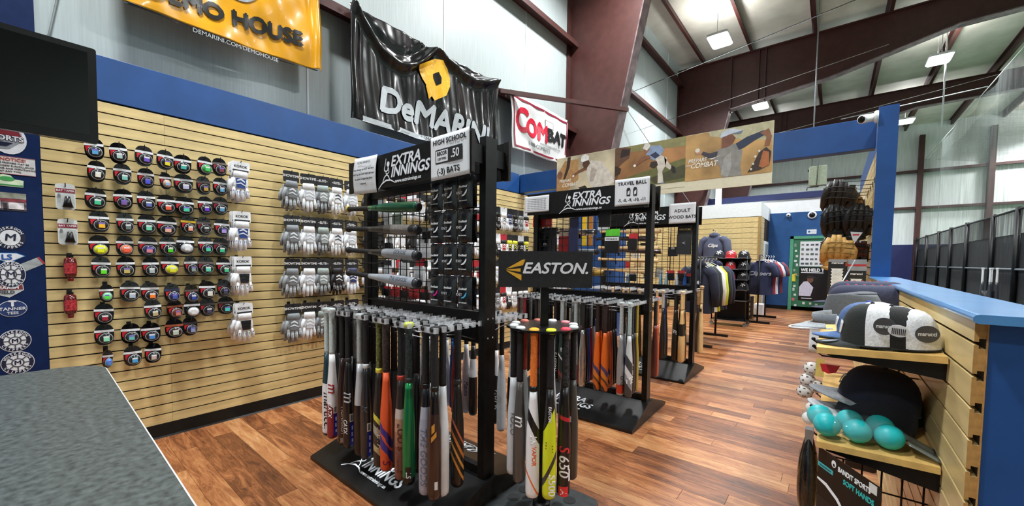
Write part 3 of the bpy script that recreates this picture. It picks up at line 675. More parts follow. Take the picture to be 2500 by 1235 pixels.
R2S = [(4, -1, 1, 'third orange camouflage bat', dict(barrel=P_or2, grip='#2d1c18')), (4, 1, 1, 'fourth orange camouflage bat', dict(barrel=P_or2, grip='#2d1c18')), (4, 1, 2, 'silver and red bat', dict(barrel='#b04a2c', grip='#2d1c18')),
 (5, -1, 1, 'blue and black bat with slanted lettering', dict(barrel=P_fs, grip='#2a2a1c', deco=[('t', 'FS', .14, .2, .06, '#e8eaf4')])), (5, 1, 1, 'black bat with small white brand', dict(barrel='#202224', grip='#3a3c3e', deco=[('t', 'EASTON', .2, 0, .045, '#e0e0e0'), ('p', .05, .09, -.2, .3, '#e2e4e6')])),
 (5, 1, 3, 'yellow bat', dict(barrel='#b8a02c', grip='#b8a02c', kind='slim')), (5, -1, 3, 'graphite bat', dict(barrel='#2b2d31', grip=BLK)), (3, 1, 2, 'short blue bat', dict(barrel='#1c4fc0', grip=BLK, kind='slim', cap='#dfe3e6')),
 (2, 1, 1, 'silver bat', dict(barrel='#c9ced3', grip='#9aa2a3')), (3, -1, 1, 'graphite bat', dict(barrel='#2b2d31', grip='#9aa2a3')), (1, 1, 1, 'navy bat', dict(barrel='#20304f', grip=BLK)), (0, 1, 1, 'charcoal bat', dict(barrel='#3b3d40', grip=BLK)), (2, -1, 1, 'dark green bat', dict(barrel='#1d3b34', grip=BLK)), (0, -1, 1, 'slate grey bat', dict(barrel='#30343a', grip='#a9b3b3')), (1, -1, 1, 'white bat', dict(barrel='#dfe3e6', grip='#a9b3b3')), (3, 1, 1, 'black bat', dict(barrel='#1d1f22', grip=BLK))]
for c, s, dp, d, k in R2S: hang(1, c, s, dp, d, sc=.93, **k)
R2B = [(5, 1, 0, 'orange bat with an orange grip', dict(barrel='#d9481e', grip='#e08a50', knob='#e0502a', kind='slim')), (5, -1, 0, 'navy bat with white tag', dict(barrel='#34405c', grip='#2a2f3a', deco=[('p', .3, .35, -.3, .3, '#e6e8ea')])), (5, 1, 1, 'maroon bat', dict(barrel='#5c2a26', grip='#22252a')),
 (4, 1, 0, 'red and black bat', dict(barrel='#8a1820', grip=BLK)), (4, -1, 0, 'silver bat', dict(barrel='#c9ced3', grip='#a9b3b3')), (3, 1, 0, 'white bat', dict(barrel='#dfe3e6', grip=BLK)), (3, -1, 0, 'black bat', dict(barrel='#1d1f22', grip=BLK)), (2, 1, 0, 'blue bat', dict(barrel='#1b5fae', grip=BLK)), (2, -1, 0, 'charcoal bat', dict(barrel='#3b3d40', grip='#a9b3b3')), (1, 1, 0, 'graphite bat', dict(barrel='#2b2d31', grip=BLK)), (0, 1, 0, 'dark green bat', dict(barrel='#1d3b34', grip=BLK))]
for c, s, dp, d, k in R2B: hang(1, c, s, dp, d, face=-1, sc=.93, **k)
DK = ['#1d1f22', '#2b2d31', '#20304f', '#3b3d40', '#8b1e28', '#c9ced3']
for c in range(6):
    for s in (-1, 1):
        for dp in (2, 3, 4):
            if (c, s, dp) in ((4, 1, 2), (5, 1, 3), (5, -1, 3), (3, 1, 2)) or (c*7+dp*3+s) % 4 == 0: continue
            col = DK[(c*2+dp+s) % 6]
            hang(1, c, s, dp, '%s bat' % CN[col], sc=.92, barrel=col, grip=('#131315', '#241a18', '#8e9698', '#131315')[(c+dp) % 4])
# rack 3: wood bats -------------------------------------------------------
NAT = M('natural_ash', '#e0bd86', .4, noise=.08, scale=6, stretch=(8, 8, 1), coat=.3)
P_wood2 = BM('ash_black_paint', [(0, '#dcb67c'), (.30, '#dcb67c'), (.31, '#141210'), (.44, '#121110'), (.45, '#dcb67c')], rough=.35)
P_wood3 = BM('black_wood_paint', [(0, '#141414'), (.3, '#141414')], rough=.3)
for c, s, dp, d, k in [(5, 1, 0, 'natural wood bat with a black middle', dict(barrel=P_wood2, grip=NAT, knob=NAT, cap='#d8b47c')), (5, 1, 1, 'second natural wood bat behind it', dict(barrel=P_wood2, grip=NAT, knob=NAT, cap='#d8b47c')),
 (5, -1, 0, 'black wood bat with white stripes', dict(barrel=P_wood3, grip='#141414', deco=[('t', '///', .36, 0, .06, '#e6e6e6')])), (5, -1, 1, 'second black wood bat', dict(barrel=P_wood3, grip='#141414')), (5, 1, 2, 'third black wood bat with white stripes', dict(barrel=P_wood3, grip='#141414', deco=[('t', '///', .36, 0, .06, '#e6e6e6')])),
 (4, 1, 0, 'wood bat with pale grey handle', dict(barrel='#1c1c1e', grip='#b9ab96', knob=NAT)), (4, -1, 0, 'wood bat with natural handle and dark barrel', dict(barrel='#2a1c16', grip=NAT, knob=NAT)), (4, 1, 1, 'blue training bat', dict(barrel='#2c5aa0', grip='#2c5aa0', kind='slim')), (4, 1, 2, 'walnut stained wood bat', dict(barrel='#4a3626', grip='#4a3626')),
 (3, 1, 0, 'light maple wood bat', dict(barrel=NAT, grip=NAT, knob=NAT)), (3, -1, 0, 'dark stained wood bat', dict(barrel='#241a16', grip='#c8a878', knob=NAT)), (2, 1, 0, 'maple wood bat with black barrel', dict(barrel='#151515', grip=NAT, knob=NAT)), (2, -1, 0, 'maple wood bat with red barrel', dict(barrel='#6a1c1c', grip=NAT, knob=NAT)), (1, 1, 0, 'maple wood bat with grey barrel', dict(barrel='#4a4c50', grip=NAT, knob=NAT))]:
    kk = dict(kind='wood'); kk.update(k)
    hang(2, c, s, dp, d, **kk)
x, y = rk(2, .69, .05)
bat('natural wood bat on the outer right side of the wood bat rack', x, y, 1.12, 0, kind='wood', barrel=NAT, grip=NAT, knob=NAT, cap='#d8b47c', group='bats on the adult wood bats rack', deco=[('p', .52, .56, -.4, .4, '#2a2622')])
o = MB().tube([(x-.09, y, 1.075), (x+.02, y, 1.075)], .004, 6).tube([(x-.03, y-.018, 1.078), (x+.03, y-.018, 1.078)], .003, 6).tube([(x-.03, y+.018, 1.078), (x+.03, y+.018, 1.078)], .003, 6).obj('bat_hook', GRIDM); tag(o, 'forked hook holding the outermost natural wood bat', 'hook')
for c, s, d, col in ((5, 1, 'brown', '#4a3626'), (4, 1, 'black', '#141414'), (4, -1, 'natural', '#d8b47c'), (3, 1, 'natural', '#d8b47c'), (2, 1, 'black', '#141414')):
    hang(2, c, s, 0, '%s wood bat' % d, face=-1, kind='wood', barrel=col, grip='#d0aa74', knob=NAT)
# bats lying on hooks in front of the grids ---------------------------------
def lying(label, x0, y, z0, length_dir, rise, group, **k):
    """horizontal bat, barrel end at x0, pointing right (+1) or left (-1)"""
    a = math.atan2(rise, 1)
    t = bat(label, x0, y, z0, rot=(0, (-PI/2+a) if length_dir > 0 else (PI/2-a), 0), group=group, **k)
    return t
def hooks(parent_name, label, pts, out, rack):
    pass
def bat_hook(lab, x, y0, y1, z, mat=None):
    o = MB().tube([(x, y0, z), (x, y1, z-.0), (x, y1-.012, z+.022)], .0035, 6).box(x-.012, x+.012, y0-.004, y0+.004, z-.03, z+.012).obj('bat_hook', GRIDM); tag(o, lab, 'hook', 'wire hooks holding the display bats'); return o
G1 = 'display bats lying on the high school rack'
cx, cy, _ = RK[0]
P_green_l = BM('green_clear_paint', [(0, '#1d5a3e'), (.36, '#1f6f48'), (.42, '#17181a'), (.44, '#1f6f48')], metal=.4, rough=.22)
P_blk_camo = BM('black_silver_paint', [(0, '#1c1d1f'), (.06, '#6d6a66'), (.26, '#46423e'), (.34, '#1a1a1b')], swirl=.05)
P_grey_g = BM('grey_wrap_paint', [(0, '#35383c'), (.03, '#90959b'), (.3, '#9aa0a6'), (.36, '#1a1a1c')], metal=.2)
P_sil_g = BM('silver_goods_paint', [(0, '#3a3d42'), (.03, '#a4abb6'), (.42, '#b3bac4'), (.5, '#b3bac4')], metal=.3)
for nm, z, kk, dd in (('green bat lying across the top of the high school grid', 1.725, dict(barrel=P_green_l, grip='#1c1a14', knob='#b9a74a', cap='#151515'), 0), ('black and silver bat lying second on the high school grid', 1.585, dict(barrel=P_blk_camo, grip=BLK, cap='#101010', deco=[('t', 'UGGI', .17, .4, .045, '#8d8780')]), .06),
                  ('plastic wrapped grey bat lying third on the high school grid', 1.43, dict(barrel=P_grey_g, grip=BLK, cap='#1a1c20', deco=[('t', 'GOODS', .16, .4, .035, '#5a5f66')]), .05), ('silver bat lying lowest on the high school grid', 1.262, dict(barrel=P_sil_g, grip=BLK, cap='#1a1c20', deco=[('t', 'THE GOODS', .18, .4, .033, '#5a616c')]), .03)):
    x0 = cx+.19+(.0 if z > 1.7 else 0)
    lying(nm, x0, cy-.16, z, 1, .05 if z < 1.7 else .055, G1, **kk)
    for hx, hz in ((x0-.12, -.006), (x0-.62, -.031+.012)): bat_hook(('right' if hx > x0-.3 else 'left')+' wire hook under the ' + nm.split(' lying')[0], hx, cy-.012, cy-.19, z-.034+hz if hx > x0-.3 else z-.046+hz+.012)
G2 = 'display bats lying on the travel ball rack'
cx, cy, _ = RK[1]
for nm, xx, z, dr, kk in (('silver bat in shrink wrap lying at the left of the travel ball grid', cx+.02, 1.70, 1, dict(barrel=M('polished_alloy'), grip='#c9ced0')), ('chrome bat with black tip lying mid travel ball grid', cx+.05, 1.50, 1, dict(barrel=P_sil_g, grip='#c9ced0')), ('gold bat with black lettering lying low on the travel ball grid', cx+.12, 1.29, 1, dict(barrel=BM('gold_paint', [(0, '#8a6a2a'), (.02, '#b8923c'), (.34, '#c2a050'), (.5, '#2a2418')], metal=.3), grip=BLK, deco=[('t', 'MAROOT', .18, .4, .045, '#3a2c12')]))):
    lying(nm, xx, cy+.12, z, dr, .02, G2, sc=.92, **kk)
    bat_hook('wire hook carrying the ' + nm.split(' lying')[0], xx-.12, cy+.0, cy+.16, z-.034); bat_hook('inner wire hook carrying the ' + nm.split(' lying')[0], xx-.55, cy+.0, cy+.16, z-.036)
G3 = 'display bats lying on the wood bat rack'
cx, cy, _ = RK[2]
for nm, xx, z, kk in (('pale maple bat lying highest on the wood bat grid', cx+.22, 1.80, dict(barrel=NAT, grip=NAT, knob=NAT)), ('dark barrelled wood bat lying second on the wood bat grid', cx+.16, 1.70, dict(barrel='#1b1718', grip='#241c1c')), ('pale maple bat lying third on the wood bat grid', cx+.20, 1.58, dict(barrel=NAT, grip=NAT, knob=NAT)), ('red-black wood bat lying fourth on the wood bat grid', cx+.24, 1.54, dict(barrel='#2a1616', grip='#201818')),
                  ('pale maple bat lying fifth on the wood bat grid', cx+.2, 1.42, dict(barrel=NAT, grip=NAT, knob=NAT)), ('natural bat lying sixth on the wood bat grid', cx+.12, 1.28, dict(barrel=NAT, grip=NAT, knob=NAT))):
    lying(nm, xx, cy-.10, z, 1, .025, G3, kind='wood', cap='#d8b47c', **kk)
    bat_hook('wire hook carrying the ' + nm.split(' lying')[0] + ' on the wood grid at %s' % nm.split('lying ')[1].split(' on')[0], xx-.12, cy-.012, cy-.13, z-.034); bat_hook('inner wire hook carrying the ' + nm.split(' lying')[0] + ' at %s' % nm.split('lying ')[1].split(' on')[0], xx-.62, cy-.012, cy-.13, z-.024)
# ---------------------------------------------------------------- round bat stand with the arrow-mark sign
ex, ey = -1.232, 1.79
t = E('round_bat_stand', 'round black bat stand topped by the EASTON sign', 'display stand', (ex, ey, 0), (0, 0, math.radians(39.3)))
MB().rbox(-.25, .25, -.25, .25, 0, .028, .06).obj('base', M('charcoal_base', '#2c3233', .45, noise=.15, scale=30), t, None, (0, 0, math.radians(-39.3)), bevel=.006)
bs = t.children[-1]
for k in range(10):
    a = 2*PI*k/10+.3; MB().lathe([(.033, 0), (.036, .0015), (.036, .003)], 18, (.17*math.cos(a), .17*math.sin(a), .027)).obj('cup', M('cup_black', '#141616', .7), bs)
MB().box(-.022, .022, -.022, .022, .028, 1.30).obj('pole', M('post_black'), t)
MB().lathe([(.05, .028), (.05, .045), (.03, .05)], 16).obj('pole_foot', BLACK, t)
ring = MB()
npt = 12
gear = []
for k in range(120):
    a = 2*PI*k/120; rr = .203+.006*math.cos(a*npt); gear.append((rr*math.cos(a), rr*math.sin(a)))
ring.prism(gear, 1.040, 1.052).obj('ring_plate', BLACKP, t)
sg = MB().box(-.255, .255, -.012, .012, -.098, .098).obj('sign', M('sign_charcoal', '#191a1c', .55, noise=.12, scale=60), t, (0, -.028, 1.362))
WS = M('sign_white'); YL = M('sign_amber', '#e0a92e', .5)
text('EASTON.', (.052, -.0135, .004), FACE_Y, .082, WS, sg, shear=.28, bold=.0022, sx=1.08)
for pts in (((-.215, .0), (-.125, .052), (-.11, .052), (-.122, .022), (-.20, .004)), ((-.21, -.002), (-.135, .004), (-.135, -.014), (-.205, -.006)), ((-.215, -.006), (-.13, -.03), (-.13, -.062), (-.20, -.018))):
    flat([(x*1.0, y) for x, y in pts], (0, -.0130, 0), FACE_Y, YL, sg, 'arrow_mark')
P_s500 = BM('lime_black_paint', [(0, '#d4e021'), (.13, '#3a3a36'), (.17, '#d4e021'), (.40, '#161616')], diag=-2.2, coat=.4)
P_vap = BM('white_orange_paint', [(0, '#eef0f1'), (.07, '#ee6f2c'), (.085, '#eef0f1'), (.2, '#eef0f1'), (.33, '#131315'), (.4, '#eef0f1')], diag=2.0)
P_s650 = BM('black_red_paint', [(0, '#17171a'), (.33, '#121214'), (.38, '#c42430'), (.40, '#121214')], diag=.3)
P_pur = BM('purple_red_paint', [(0, '#a9203a'), (.08, '#2a2f7a'), (.3, '#2a2660'), (.36, '#8a2038'), (.44, '#2a2f7a')], swirl=.04)
HEX = [('p', .005, .055, -.75, .75, '#e8383c', 0., .0005), ('t', 'A', .028, 0, .045, '#f4f4f4')]
RB = [(-112, 'white and orange bat with an orange grip', dict(barrel=P_vap, grip='#ea7a2c', knob='#f0b02e', collar='#151515', deco=[('t', 'VAPOR', .22, .2, .03, '#e8642a'), ('t', 'LS', .30, 0, .05, '#e9e9ea')])), (-82, 'lime yellow and black bat with a yellow knob', dict(barrel=P_s500, grip=BLK, knob='#dbe52a', deco=[('t', 'S500', .08, .45, .055, '#f2f2f2'), ('t', 'EASTON', .43, 0, .02, '#e8e8e8'), ('t', '///', .27, -.1, .05, '#2a2a26')])),
 (-52, 'black bat with red and white lettering and a red hexagon', dict(barrel=P_s650, grip=M('diamond_grip', '#1c1c1e', .7, noise=.5, scale=60, bump=.8), knob='#d8364a', deco=HEX+[('t', '650', .16, 0, .075, '#f2f2f2'), ('t', 'S', .245, 0, .075, '#e23038'), ('p', .08, .14, .8, 1.2, '#e6e8ea')])), (-142, 'grey charcoal bat with a white script letter', dict(barrel='#4d4a46', grip=BLK, knob='#d9dcdd', deco=[('t', 'm', .34, 0, .08, '#e8eaec')])),
 (-22, 'plain charcoal bat at the right of the ring', dict(barrel='#45443f', grip=BLK, knob='#cfd3d4', deco=[('t', 'm', .34, -.4, .05, '#e8eaec')])), (8, 'purple and red bat with a grey grip', dict(barrel=P_pur, grip='#b9c0c0', knob='#dfe3e4')), (-172, 'white bat with blue price label at the left of the ring', dict(barrel='#cfd4d8', grip=BLK, knob='#d9dcdd', deco=[('p', .02, .14, .2, 1.0, '#2338a8'), ('t', 'VOLO', .3, 0, .05, '#80868c')])),
 (38, 'black bat with pink knob', dict(barrel='#1a1b1e', grip=BLK, knob='#e0848c')), (68, 'silver bat with white knob', dict(barrel='#c9ced3', grip='#9aa2a3', knob='#e8eaea')), (98, 'red gripped bat', dict(barrel='#202226', grip='#a02a34', knob='#e08070')), (128, 'white bat with salmon knob', dict(barrel='#d8dcdf', grip='#d65a40', knob='#e8806a')), (158, 'graphite bat with white knob', dict(barrel='#2f3236', grip=BLK, knob='#e6e8e8', deco=[('t', 'marucci', .2, 0, .04, '#cfd2d6')]))]
for a, d, k in RB:
    aa = math.radians(a+39.3); x = ex+.168*math.cos(aa); y = ey+.168*math.sin(aa)
    bat(d+' in the round stand', x, y, 1.062, cface(x, y), sc=1.06 if a in (-112, -82, -52) else 1.0, group='bats around the round stand', **k)
# ================================================================ LEFT WALL GOODS
ORDN = ['first', 'second', 'third', 'fourth', 'fifth', 'sixth', 'seventh', 'eighth', 'ninth', 'tenth', 'eleventh', 'twelfth', 'thirteenth', 'fourteenth', 'fifteenth', 'sixteenth', 'seventeenth', 'eighteenth', 'nineteenth', 'twentieth', 'twenty-first', 'twenty-second', 'twenty-third', 'twenty-fourth', 'twenty-fifth', 'twenty-sixth', 'twenty-seventh', 'twenty-eighth', 'twenty-ninth', 'thirtieth', 'thirty-first', 'thirty-second', 'thirty-third', 'thirty-fourth', 'thirty-fifth', 'thirty-sixth']
HOOKM = MB().tube([(0, 0, 0), (.115, 0, -.004), (.13, 0, .018)], .0028, 6).box(-.004, .003, -.012, .012, -.035, .022).mesh('peg_hook')
HOOKP = MB().tube([(0, 0, 0), (.115, 0, -.004), (.13, 0, .018)], .0028, 6).box(-.004, .004, -.014, .014, -.055, .025).mesh('peg_hook')
def hook(y, z, label='black peg hook carrying goods on the left slatwall', group='peg hooks on the left slatwall', x=SX, sc=1., big=False):
    o = OBJ('peg_hook', HOOKP if big else HOOKM, GRIDM, None, (x, y, z)); o.scale = (sc, 1, 1)
    return tag(o, label, 'hook', group)
# --- mouthguard packs: local frame y = width, z = height, +x = front
def mg_meshes(w=.098, h=.148):
    pts = []
    for i in range(28):
        a = 2*PI*i/28; c_, s_ = math.cos(a), math.sin(a)
        pts.append((w/2*math.copysign(abs(c_)**.8, c_), h/2*math.copysign(abs(s_)**.75, s_)*(1.0 if s_ < 0 else .98)))
    card = MB().prism(pts, -.003, .003, 0)
    card.lathe([(w*.44, .003), (w*.40, .016), (w*.30, .022), (w*.1, .024)], 20, (0, 0, -h*.12), rot=(0, PI/2, 0)).mesh('x')
    strip = MB().grid(lambda u, v: (.012+.008*math.sin(u*PI), (u-.5)*w*.98, h*.17+.016*(v-.5)), 6, 1)
    red = MB().prism([(-w*.42, h*.08), (-w*.12, h*.10), (-w*.26, -h*.18), (-w*.40, -h*.12)], .0185, .0205, 0)
    dome = MB().lathe([(w*.34, 0), (w*.335, .012), (w*.30, .020), (w*.22, .026), (w*.1, .028)], 18, (.012, w*.08, -h*.17), rot=(0, PI/2, 0))
    ringm = MB().lathe([(w*.355, .0), (w*.36, .009), (w*.325, .012), (w*.32, .0)], 20, (.018, w*.08, -h*.17), rot=(0, PI/2, 0), cap=False)
    lab = MB().cbox((.0435, w*.10, -h*.18), (.002, w*.30, h*.24))
    lab2 = MB().cbox((.0437, w*.10, -h*.10), (.002, w*.30, h*.07))
    tab = MB().cbox((.0, 0, h*.47), (.004, .03, .014))
    return dict(card=card.mesh('card'), strip=strip.mesh('strip'), red=red.mesh('red_panel'), dome=dome.mesh('bubble'), ring=ringm.mesh('bubble_rim'), lab=lab.mesh('label'), lab2=lab2.mesh('label_band'))
MG = mg_meshes()
GLOSSB = M('gloss_black_card', '#0d0b0d', .18, noise=.2, coat=.5)
CLEARD = M('smoky_bubble', '#2a2a2e', .1, alpha=.75, spec=.8)
ROWS = '''0.288,2.134,0.092 0.404,2.129,0.090 0.535,2.137,0.097 0.650,2.131,0.094 0.755,2.121,0.104 0.887,2.131,0.095 0.987,2.140,0.094
0.293,1.982,0.085 0.419,1.987,0.091 0.544,1.980,0.089 0.653,1.977,0.066 0.759,1.975,0.114 0.884,1.979,0.090 0.992,1.985,0.095
0.285,1.799,0.100 0.420,1.810,0.096 0.542,1.814,0.098 0.649,1.799,0.103 0.760,1.800,0.114 0.886,1.817,0.090 0.986,1.825,0.100
0.296,1.642,0.097 0.424,1.641,0.088 0.538,1.641,0.098 0.650,1.637,0.113 0.777,1.656,0.091 0.880,1.654,0.095 0.994,1.649,0.101
0.292,1.476,0.097 0.420,1.481,0.088 0.541,1.482,0.103 0.651,1.486,0.095 0.756,1.499,0.105 0.885,1.497,0.096 0.988,1.494,0.101
0.296,1.330,0.094 0.421,1.330,0.096 0.553,1.329,0.090 0.658,1.337,0.105 0.785,1.337,0.081 0.881,1.336,0.106 0.996,1.329,0.101
0.320,1.148,0.068 0.438,1.153,0.102 0.544,1.144,0.099 0.670,1.128,0.091 0.783,1.118,0.086 0.883,1.142,0.107 0.998,1.149,0.090
0.305,1.004,0.095 0.557,1.012,0.095 0.684,1.001,0.092 0.786,1.004,0.097 0.888,1.002,0.097 1.016,1.005,0.108
0.303,0.858,0.095 0.434,0.851,0.098 0.544,0.842,0.104 0.676,0.856,0.106 0.775,0.859,0.092
0.311,0.690,0.052 0.441,0.686,0.094 0.552,0.687,0.091'''
# label colour, dome colour, strip colour, card colour  (defaults: white strip, black card)
LC = [['5aa0d0', 'a9c4c0', '6a50c0', 'e2d21e', '3ab0a0', '3cc060', '7a3040'], ['d8d6c4', '7ac0b4', '4a50d0', '8ab8e0', 'b8bcd8', 'c09a3c', '6ab0dc'], ['3cc08a', '7a5aa0', '5a6aa8', 'e05a38', '48c0a0', '6a3ac8', '5a9ac0'], ['f0b41c', '6a7a78', '6ad0a8', 'f0b8a0', 'f0a48c', '3a3a3c', 'a898d8'], ['e6ee1a', 'ee5a38', 'e08a98', '4ad028', 'e0e2e6', '48d0a0', '40c890'], ['5ae01e', 'c0b060', 'a8b8b8', 'dee030', '8a9a94', '60d0b0', '48c890'], ['58e83a', 'a8b8c8', 'ee7a28', '4050a0', '3048a0', 'd8d8c8', '40444c'], ['9a1c34', 'b8a87a', 'd07a6a', 'e6e8ea', '4a4460', '58d8d0'], ['8ae0b8', '6ab8b8', '4a8ad0', 'b8c8b8', '8a98b8'], ['4a8ad8', '4aa0d8', 'c0a8a0']]
SPECIAL = {(1, 3): ('d8a890', 'e6e6e6'), (3, 4): ('1a1512', 'd9b32a'), (4, 4): ('c9cdd2', 'e3e6ea'), (6, 0): ('8ad8a8', 'e6e6e6'), (7, 3): ('e8eaec', 'd8dade'), (9, 0): ('4a8ad8', 'c0c0c0'), (4, 0): ('d8e020', None), (4, 1): ('e87a58', None), (4, 2): ('26305e', None), (0, 5): ('3a9a4a', None), (6, 3): ('222c58', '30375e'), (6, 4): ('20264c', '5a4a48'), (7, 2): ('6a3020', '8a4a30'), (8, 3): ('2a1c18', '9a5030'), (8, 4): ('222a50', '3a3438'), (5, 3): ('d8d820', None), (7, 4): ('1c1c24', '4a4448'), (6, 6): ('1c1e22', '3a3438')}
CNAME = lambda h: {'e': 'bright', 'd': 'pale', 'c': 'pale'}.get(h[0], 'dark')
def hue_name(h):
    import colorsys
    r, g, b = [int(h[i:i+2], 16)/255 for i in (0, 2, 4)]; hh, ss, vv = colorsys.rgb_to_hsv(r, g, b)
    if ss < .16: return 'white' if vv > .8 else ('grey' if vv > .35 else 'black')
    for lim, nm in ((.04, 'red'), (.11, 'orange'), (.17, 'yellow'), (.42, 'green'), (.53, 'teal'), (.68, 'blue'), (.80, 'violet'), (.93, 'pink'), (1.01, 'red')):
        if hh <= lim: return nm
for r, line in enumerate(ROWS.split('\n')):
    for c, tk in enumerate(line.split()):
        y, z, wd = map(float, tk.split(','))
        lc = LC[r][c]; sp = SPECIAL.get((r, c), (None, None)); dark = c >= 5 and sp[1] is None and (r+c) % 2 == 0
        t = E('mouthguard_pack', 'mouthguard pack with %s square, %s from left in the %s row' % (hue_name(lc), ORDN[c], ORDN[r]), 'mouthguard', (-3.915+random.uniform(-.02, .015), y, z), (random.uniform(-.05, .05), random.uniform(-.06, .02), random.uniform(-.25, .1)), 'mouthguard packs on the left slatwall')
        k = wd/.095; t.scale = (1, k, 1.0 if wd > .08 else .85)
        OBJ('card', MG['card'], GLOSSB, t)
        OBJ('strip', MG['strip'], C('#'+(sp[1] or ('6a5f5c' if dark else 'dcdfe1')), .5), t)
        if (r, c) not in ((4, 4), (7, 3)): OBJ('red_panel', MG['red'], C('#b81c28' if not dark else '#8a2030', .35), t)
        OBJ('bubble', MG['dome'], C('#'+sp[0], .2, coat=.6) if sp[0] else CLEARD, t)
        OBJ('bubble_rim', MG['ring'], M('clear_rim', '#c8ccd0', .1, alpha=.6), t)
        OBJ('label', MG['lab'], C('#'+lc, .5), t)
        OBJ('label_band', MG['lab2'], C('#'+('dfe2e0' if (r+c) % 3 else '7a6ac0'), .5), t)
        hook(y, z+.055, 'peg hook behind the %s mouthguard pack of the %s row' % (ORDN[c], ORDN[r]))
# --- blister packs and bottles at the far left
for i, (y, z) in enumerate(((.149, 1.794), (.153, 1.564))):
    t = E('blister_pack', '%s white blister pack with a black cone-shaped part' % ('upper', 'lower')[i], 'blister pack', (-3.93, y, z))
    MB().rbox(-.003, .003, -.044, .044, -.085, .085, .018, axis=0).obj('card', M('clear_card', '#d5dad8', .25, noise=.02, coat=.4), t)
    MB().box(.003, .005, -.043, .043, .026, .052).obj('band', C('#8a2038', .5), t)
    text('BAT TAPER', (.0056, 0, .039), FACE_X, .016, WHITE, t, bold=.0003)
    MB().lathe([(.026, 0), (.018, .035), (.013, .07), (.008, .072)], 14, (.02, .008, -.07)).obj('cone', BLACKP, t)
    MB().lathe([(.008, 0), (.006, .02), (.003, .022)], 10, (.008, -.028, -.005)).obj('small_cone', BLACKP, t)
    MB().rbox(.003, .028, -.038, .038, -.08, .015, .012, axis=0).obj('blister', M('clear_blister', '#e6ecec', .05, alpha=.22, spec=.8), t)
    hook(y, z+.07, 'peg hook carrying the %s white blister pack' % ('upper', 'lower')[i], sc=.7)
for i, (y, z) in enumerate(((.157, 1.323), (.151, 1.078))):
    t = E('care_bottle', '%s dark red bottle hanging cap-down on the slatwall' % ('upper', 'lower')[i], 'bottle', (-3.93, y, z))
    MB().lathe([(.012, -.062), (.026, -.055), (.031, -.03), (.032, .03), (.028, .062), (.018, .072)], 18).obj('body', M('dark_red_gloss', '#5a1216', .15, noise=.1, coat=.6), t)
    MB().lathe([(.014, -.085), (.015, -.062), (.012, -.06)], 14).obj('cap', C('#7a1a1e', .3), t)
    MB().grid(lambda u, v: (.0335*math.cos((u-.5)*1.9), .0335*math.sin((u-.5)*1.9), -.035+.07*v), 8, 1).obj('label', M('red_label', '#a02a30', .3, noise=.5, scale=110, stretch=(1, 1, 3)), t)
    MB().box(-.02, .002, -.016, .016, .06, .085).obj('hang_tab', BLACKP, t)
    hook(y, z+.08, 'peg hook carrying the %s dark red bottle' % ('upper', 'lower')[i], sc=.7)
# --- batting gloves
def glove_meshes():
    b = MB()
    # palm / back of hand as a lofted slab, fingers hanging down
    def loft(secs):
        n = 12; vs = []; fs = []
        for (z, w, d, yo) in secs:
            for i in range(n):
                a = 2*PI*i/n; c_, s_ = math.cos(a), math.sin(a)
                vs.append((d/2*math.copysign(abs(s_)**.8, s_), yo+w/2*math.copysign(abs(c_)**.7, c_), z))
        for k in range(len(secs)-1):
            for i in range(n): fs.append((k*n+i, k*n+(i+1) % n, (k+1)*n+(i+1) % n, (k+1)*n+i))
        fs += [tuple(range(n))[::-1], tuple((len(secs)-1)*n+i for i in range(n))]
        return vs, fs
    v, f = loft([(.0, .066, .024, 0), (-.012, .074, .03, 0), (-.03, .086, .034, 0), (-.065, .092, .034, 0), (-.095, .086, .028, 0)]); b.add(v, f, True)
    for i, (yo, ln, sp) in enumerate(((-.033, .062, -.008), (-.011, .078, -.002), (.011, .075, .004), (.032, .055, .012))):
        b.tube([(0, yo, -.085), (.004, yo+sp*.6, -.085-ln*.55), (-.001, yo+sp, -.085-ln)], [.0125, .0118, .0085], 8)
    b.tube([(0, -.036, -.035), (.003, -.055, -.07), (.002, -.058, -.105)], [.015, .0125, .009], 8)
    cuff = MB(); v, f = loft([(-.026, .086, .040, 0), (-.004, .082, .038, 0), (.012, .074, .033, 0)]); cuff.add(v, f, True)
    patch = MB().grid(lambda u, v: (.0185+.001*math.sin(u*PI), (u-.5)*.062*(1-.25*v), -.032-.056*v), 4, 3)
    str1 = MB().prism(stroke([(-.022, -.045), (0, -.036), (.022, -.05)], .011), .019, .0212, 0)
    str2 = MB().prism(stroke([(-.026, -.066), (0, -.058), (.026, -.072)], .008), .019, .0212, 0)
    tips = MB()
    for (yo, ln, sp) in ((-.033, .062, -.008), (-.011, .078, -.002), (.011, .075, .004), (.032, .055, .012)):
        tips.cbox((.0115, yo+sp*.5, -.085-ln*.45), (.004, .013, ln*.34))
    head = MB().rbox(-.002, .002, -.052, .052, .0, .066, .008, axis=0)
    return dict(body=b.mesh('glove_body'), cuff=cuff.mesh('cuff'), patch=patch.mesh('back_patch'), s1=str1.mesh('stripe'), s2=str2.mesh('stripe'), tips=tips.mesh('finger_pads'), head=head.mesh('header_card'))
GV = glove_meshes()
def leather(c): return C(c, .5, noise=.06, scale=50, bump=.25)
